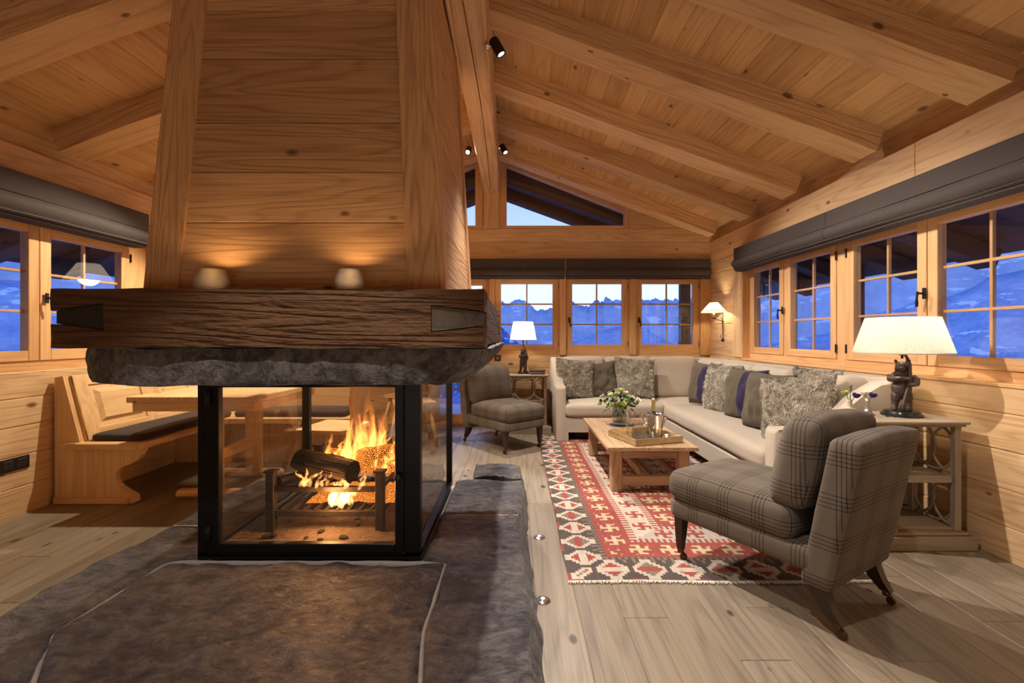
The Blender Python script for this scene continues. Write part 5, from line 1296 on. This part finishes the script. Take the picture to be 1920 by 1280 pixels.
def slab(name, x0, x1, y0, y1, z0, z1, ax='Y', k=-.27, ch=.004):
    m = MB().box(x0, x1, y0, y1, z0, z1, ch); m.v = [(v[0]+k*(v[2]-.42), v[1], v[2]) for v in m.v]; return bz(name, m, ax)
slab('backrest', -3.00, -2.98, 3.165, 4.62, .42, .875)
for y0, y1 in ((3.165, 3.27), (3.70, 3.80), (4.22, 4.32)): slab('backrest_stile', -2.982, -2.968, y0, y1, .42, .875, 'Z')
for z0, z1 in ((.42, .50), (.80, .875)): slab('backrest_rail', -2.982, -2.969, 3.165, 4.55, z0, z1)
for y0, y1 in ((3.30, 3.67), (3.83, 4.19)):
    m = MB(); q = .03; vs = []
    for x, e in ((-2.981, 0), (-2.960, q)): vs += [(x, y0+e, .53+e), (x, y1-e, .53+e), (x, y1-e, .77-e), (x, y0+e, .77-e)]
    m.add(vs, [(0, 1, 5, 4), (1, 2, 6, 5), (2, 3, 7, 6), (3, 0, 4, 7), (4, 5, 6, 7), (0, 3, 2, 1)]); m.v = [(v[0]-.27*(v[2]-.42), v[1], v[2]) for v in m.v]; bz('raised_panel', m, 'Y')
bz('seat_front', MB().box(-3.10, -1.5, 4.14, 4.17, .002, .378, .003), 'Z'); bz('under_board', MB().box(-3.15, -3.11, 3.17, 4.14, .002, .378), 'Y')
m = MB().box(-3.15, -1.45, 4.50, 4.53, .42, .875, .004); bz('backrest', m, 'X')
for x in (-2.7, -2.1, -1.5): bz('backrest_stile', MB().box(x-.05, x+.05, 4.486, 4.50, .42, .875, .003), 'Z')
bz('cap_rail', MB().box(-3.17, -1.43, 4.48, 4.56, .875, .90, .005), 'X')
t = thing('bench_pad', 'long dark brown seat pad on the pine bench', 'cushion', (0, 0, 0)); mb = MB(); mb.softbox(-.185, .185, -.50, .50, 0, .05, r=.024, crown=.012, n=12, wob=.004); o = mb.build('pad', DKCUSH, t, True, 60); o.location = (-2.775, 3.66, .421)
t = thing('bench_pad', 'dark seat pad on the rear run of the bench behind the table', 'cushion', (0, 0, 0)); mb = MB(); mb.softbox(-.50, .50, -.18, .18, 0, .05, r=.024, crown=.012, n=12, wob=.004); o = mb.build('pad', DKCUSH, t, True, 60); o.location = (-2.05, 4.28, .421)
dt = thing('dining_table', 'thick-topped pine dining table in the corner bench, partly behind the firebox', 'table', (-2.0, 3.5, 0))
def dz(name, x0, x1, y0, y1, z0, z1, ax, ch=.004): return piece(name, MB().box(x0+2.0, x1+2.0, y0-3.5, y1-3.5, z0, z1, ch), BENCHW[ax], dt)
dz('tabletop', -2.60, -1.72, 3.03, 3.97, .705, .745, 'Y'); dz('apron', -2.575, -1.75, 3.05, 3.08, .645, .705, 'X'); dz('apron', -2.575, -1.75, 3.92, 3.95, .645, .705, 'X'); dz('apron', -2.575, -2.545, 3.08, 3.92, .645, .705, 'Y'); dz('apron', -1.78, -1.75, 3.08, 3.92, .645, .705, 'Y')
for y in (3.25, 3.75): dz('pedestal', -2.22, -2.10, y-.03, y+.03, .06, .645, 'Z'); dz('foot', -2.42, -1.92, y-.04, y+.04, .001, .06, 'X', .02)
dz('stretcher', -2.18, -2.14, 3.28, 3.72, .25, .33, 'Y')
def stabelle(label, x, y, rz):
    t = thing('alpine_chair', label, 'chair', (x, y, 0), rz, 'carved pine dining chairs'); W = BENCHW
    MB().prism([(-.20, -.17), (-.16, -.20), (.16, -.20), (.20, -.17), (.22, .17), (.19, .20), (-.19, .20), (-.22, .17)], .435, .462, 'Z').build('seat', W['Y'], t)
    for sx in (-1, 1):
        for sy in (-1, 1): MB().tube([(sx*.14, sy*.13, .44), (sx*.185, sy*.19, .2), (sx*.215, sy*.225, .0)], [.019, .021, .014], 8).build('leg', W['Z'], t, True)
    m = MB().prism([(-.07, .45), (.07, .45), (.09, .55), (.15, .66), (.17, .78), (.13, .86), (.06, .85), (0, .88), (-.06, .85), (-.13, .86), (-.17, .78), (-.15, .66), (-.09, .55)], -.012, .012, 'Y'); m.v = [(v[0], v[1]-.17-.2*(v[2]-.45), v[2]) for v in m.v]; m.build('backrest', W['Z'], t); return t
a0 = stabelle('splay-legged pine chair at the table seen through the firebox glass', -1.40, 3.52, R(80))
for x, y, rz, lb in ((-1.10, 4.86, 200, 'pine chair standing alone behind the firebox'), (-1.30, 5.45, 165, 'pine chair by the terrace door behind the flames')):
    c = copy_tree(a0); c.location = (x, y, 0); c.rotation_euler = (0, 0, R(rz)); c['label'] = lb
pd_ = thing('pendant_lamp', 'cone pendant lamp with cloth shade above the dining corner', 'lamp', (-2.2, 4.6, 1.72))
MB().lathe([(.20, -.02), (.09, .16)], 32, cap=False).build('shade', SHADEW, pd_, True); MB().tube([(0, 0, .16), (0, 0, roofz(-2.2)-1.72)], .004, 6).build('cable', HWARE, pd_); MB().lathe([(.001, .0), (.03, .02), (.03, .05), (.001, .09)], 14).build('bulb', emis('lit_bulb_pendant', (1, .82, .58), 8), pd_, True)

# ------------------------------------------------------------------ outside: eaves, posts, terrace, mountains
ex = thing('roof_overhang', 'dark timber eaves and rafters outside the windows', 'roof'); ex['kind'] = 'structure'
for side in (1, -1):
    M0 = Matrix.Translation((RX, 0, 3.573)) @ Matrix.Rotation(side*th, 4, 'Y')
    for y in (6.45, 7.2): o = MB().box(0 if side > 0 else -4.85, 4.85 if side > 0 else 0, y-.09, y+.09, -.2, 0, .01).build('rafter', EXTW['X'], ex); o.matrix_local = M0
    for y in RY[3:]:
        o = MB().box(3.30 if side > 0 else -4.85, 4.85 if side > 0 else -3.30, y, y+.18, -.17, 0, .01).build('rafter_tail', EXTW['X'], ex); o.matrix_local = M0
MB().box(RX-.1, RX+.1, YB+.2, 7.5, 3.05, 3.4, .01).build('ridge_end', EXTW['Y'], ex)
for x in (2.56, -3.0): MB().box(x-.07, x+.07, 6.85, 6.99, -.5, 2.5, .01).build('post', EXTW['Z'], ex)
MB().box(3.62, 3.76, 4.9, 5.04, -.5, 2.1, .01).build('post', EXTW['Z'], ex)
SNOW = plain('terrace_snow', srgb(200, 210, 235), .9)
MB().box(-7, 6.5, YB+.17, 8.5, -.5, -.12).build('terrace', SNOW, ex); MB().box(XR+.2, 5.5, -4, YB+.2, -.5, -.35).build('terrace', SNOW, ex)
def mtn_mat(name, a, b, sc):  # bluish albedos of the ranges carry the atmospheric haze as colour
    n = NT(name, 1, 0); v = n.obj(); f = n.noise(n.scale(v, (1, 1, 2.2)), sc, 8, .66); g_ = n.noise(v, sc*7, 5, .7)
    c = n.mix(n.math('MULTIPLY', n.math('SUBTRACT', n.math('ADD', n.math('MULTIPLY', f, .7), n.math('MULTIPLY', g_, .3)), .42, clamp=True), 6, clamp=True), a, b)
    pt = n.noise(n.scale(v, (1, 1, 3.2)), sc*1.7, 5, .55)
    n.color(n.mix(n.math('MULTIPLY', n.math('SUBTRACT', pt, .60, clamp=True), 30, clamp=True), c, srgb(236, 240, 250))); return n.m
def ridge(label, r0, r1, zfun, a0, a1, mat, seed, nseg=760, rows=14, rough_=.12):
    vs = []; fs = []
    for i in range(nseg+1):
        az = R(a0+(a1-a0)*i/nseg); hz = zfun(math.degrees(az))
        for j in range(rows+1):
            t_ = j/rows; r = r0+(r1-r0)*t_
            zb_ = -r0*.25; z = zb_+(hz-zb_)*(t_**1.25)
            nzv = noise.fractal(Vector((math.sin(az)*9, math.cos(az)*9, t_*2.3+seed)), 1, 2, 5)
            z += nzv*rough_*(hz-zb_)*(.25+.75*t_)*(1 if j < rows else .3); r += nzv*r0*.04
            vs.append((r*math.sin(az), r*math.cos(az), z))
        vs.append((r1*1.15*math.sin(az), r1*1.15*math.cos(az), zb_))
    m = rows+2
    for i in range(nseg):
        for j in range(m-1): fs.append((i*m+j, (i+1)*m+j, (i+1)*m+j+1, i*m+j+1))
    o = MB().add(vs, fs).build('mountain_range', mat, None, True, recalc=False); tag(o, label, 'mountain', kind='structure'); return o
def h_far(a):
    base = 150+50*noise.noise(Vector((a*.08, 3, 1))); pk = (1-abs(noise.noise(Vector((a*.16, 1.3, 4))))*2)*60+(1-abs(noise.noise(Vector((a*.7, 1.7, 4))))*2)*30+(1-abs(noise.noise(Vector((a*2.3, 1.7, 4))))*2)*13+noise.noise(Vector((a*6.5, 1.7, 4)))*7
    if a > 24: base += (a-24)*22
    if a < -15: base += min(30, -15-a)*10
    return base+pk
def h_mid(a):
    return -60+150*math.exp(-((a-13)/7)**2)*.6+(max(0, a-26))*9.5+45*noise.noise(Vector((a*.22, 9, 2)))+max(0, -20-a)*6
def h_near(a): return -42+50*math.exp(-((a+2.5)/4.5)**2)+46*math.exp(-((a-20.5)/2.8)**2)+7*noise.noise(Vector((a*.8, 2, 2)))+3.5*abs(noise.noise(Vector((a*7, 2, 2))))+30*max(0, (a-34)/30)
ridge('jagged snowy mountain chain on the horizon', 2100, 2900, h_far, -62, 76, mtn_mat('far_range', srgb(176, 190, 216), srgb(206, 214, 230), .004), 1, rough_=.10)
ridge('middle range of wooded haze-blue slopes with snow fields', 900, 1500, h_mid, -62, 76, mtn_mat('mid_range', srgb(140, 162, 204), srgb(184, 198, 224), .010), 5, rough_=.14)
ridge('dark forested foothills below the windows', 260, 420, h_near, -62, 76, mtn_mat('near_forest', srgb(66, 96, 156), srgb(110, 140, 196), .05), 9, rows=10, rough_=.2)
MB().add([(-9000, -9000, -120), (9000, -9000, -120), (9000, 9000, -120), (-9000, 9000, -120)], [(0, 1, 2, 3)]).build('valley_floor', plain('snowy_valley', srgb(140, 160, 205), 1)).__setitem__('kind', 'structure')
# conifers on the terrace slope outside
CON = plain('conifer_needles', srgb(34, 48, 52), .9, nz=(3, .4))
def conifer(x, y, z, h, label, n=9):
    t = thing('conifer', label, 'tree', (x, y, z), group='conifers outside'); MB().tube([(0, 0, 0), (0, 0, h*.95)], [h*.02, h*.004], 7).build('trunk', EXTW['Z'], t, True)
    m = MB(); rr = random.Random(int(x*7+y))
    for l in range(n*2):
        tz = .12+.86*l/(n*2); r = h*.20*(1-tz)+.05
        for k in range(11):
            a = rr.uniform(0, 6.28); L_ = r*rr.uniform(.75, 1.15); c, s_ = math.cos(a), math.sin(a); w = L_*.22; z0 = h*tz
            m.add([(0, 0, z0+h*.02), (c*L_*.6-s_*w, s_*L_*.6+c*w, z0-L_*.18), (c*L_, s_*L_, z0-L_*.45), (c*L_*.6+s_*w, s_*L_*.6-c*w, z0-L_*.18), (c*L_*.5, s_*L_*.5, z0-L_*.45)], [(0, 1, 2), (0, 2, 3), (1, 4, 3), (1, 2, 4), (2, 3, 4)])
    m.build('foliage', CON, t)
conifer(-15, 14.5, -4.2, 5.6, 'young conifer outside the left window')
conifer(14, 31, -9, 9.2, 'taller conifer below the right back window'); conifer(12, 34, -9, 8.2, 'lower conifer left of the tall one below the right back window')
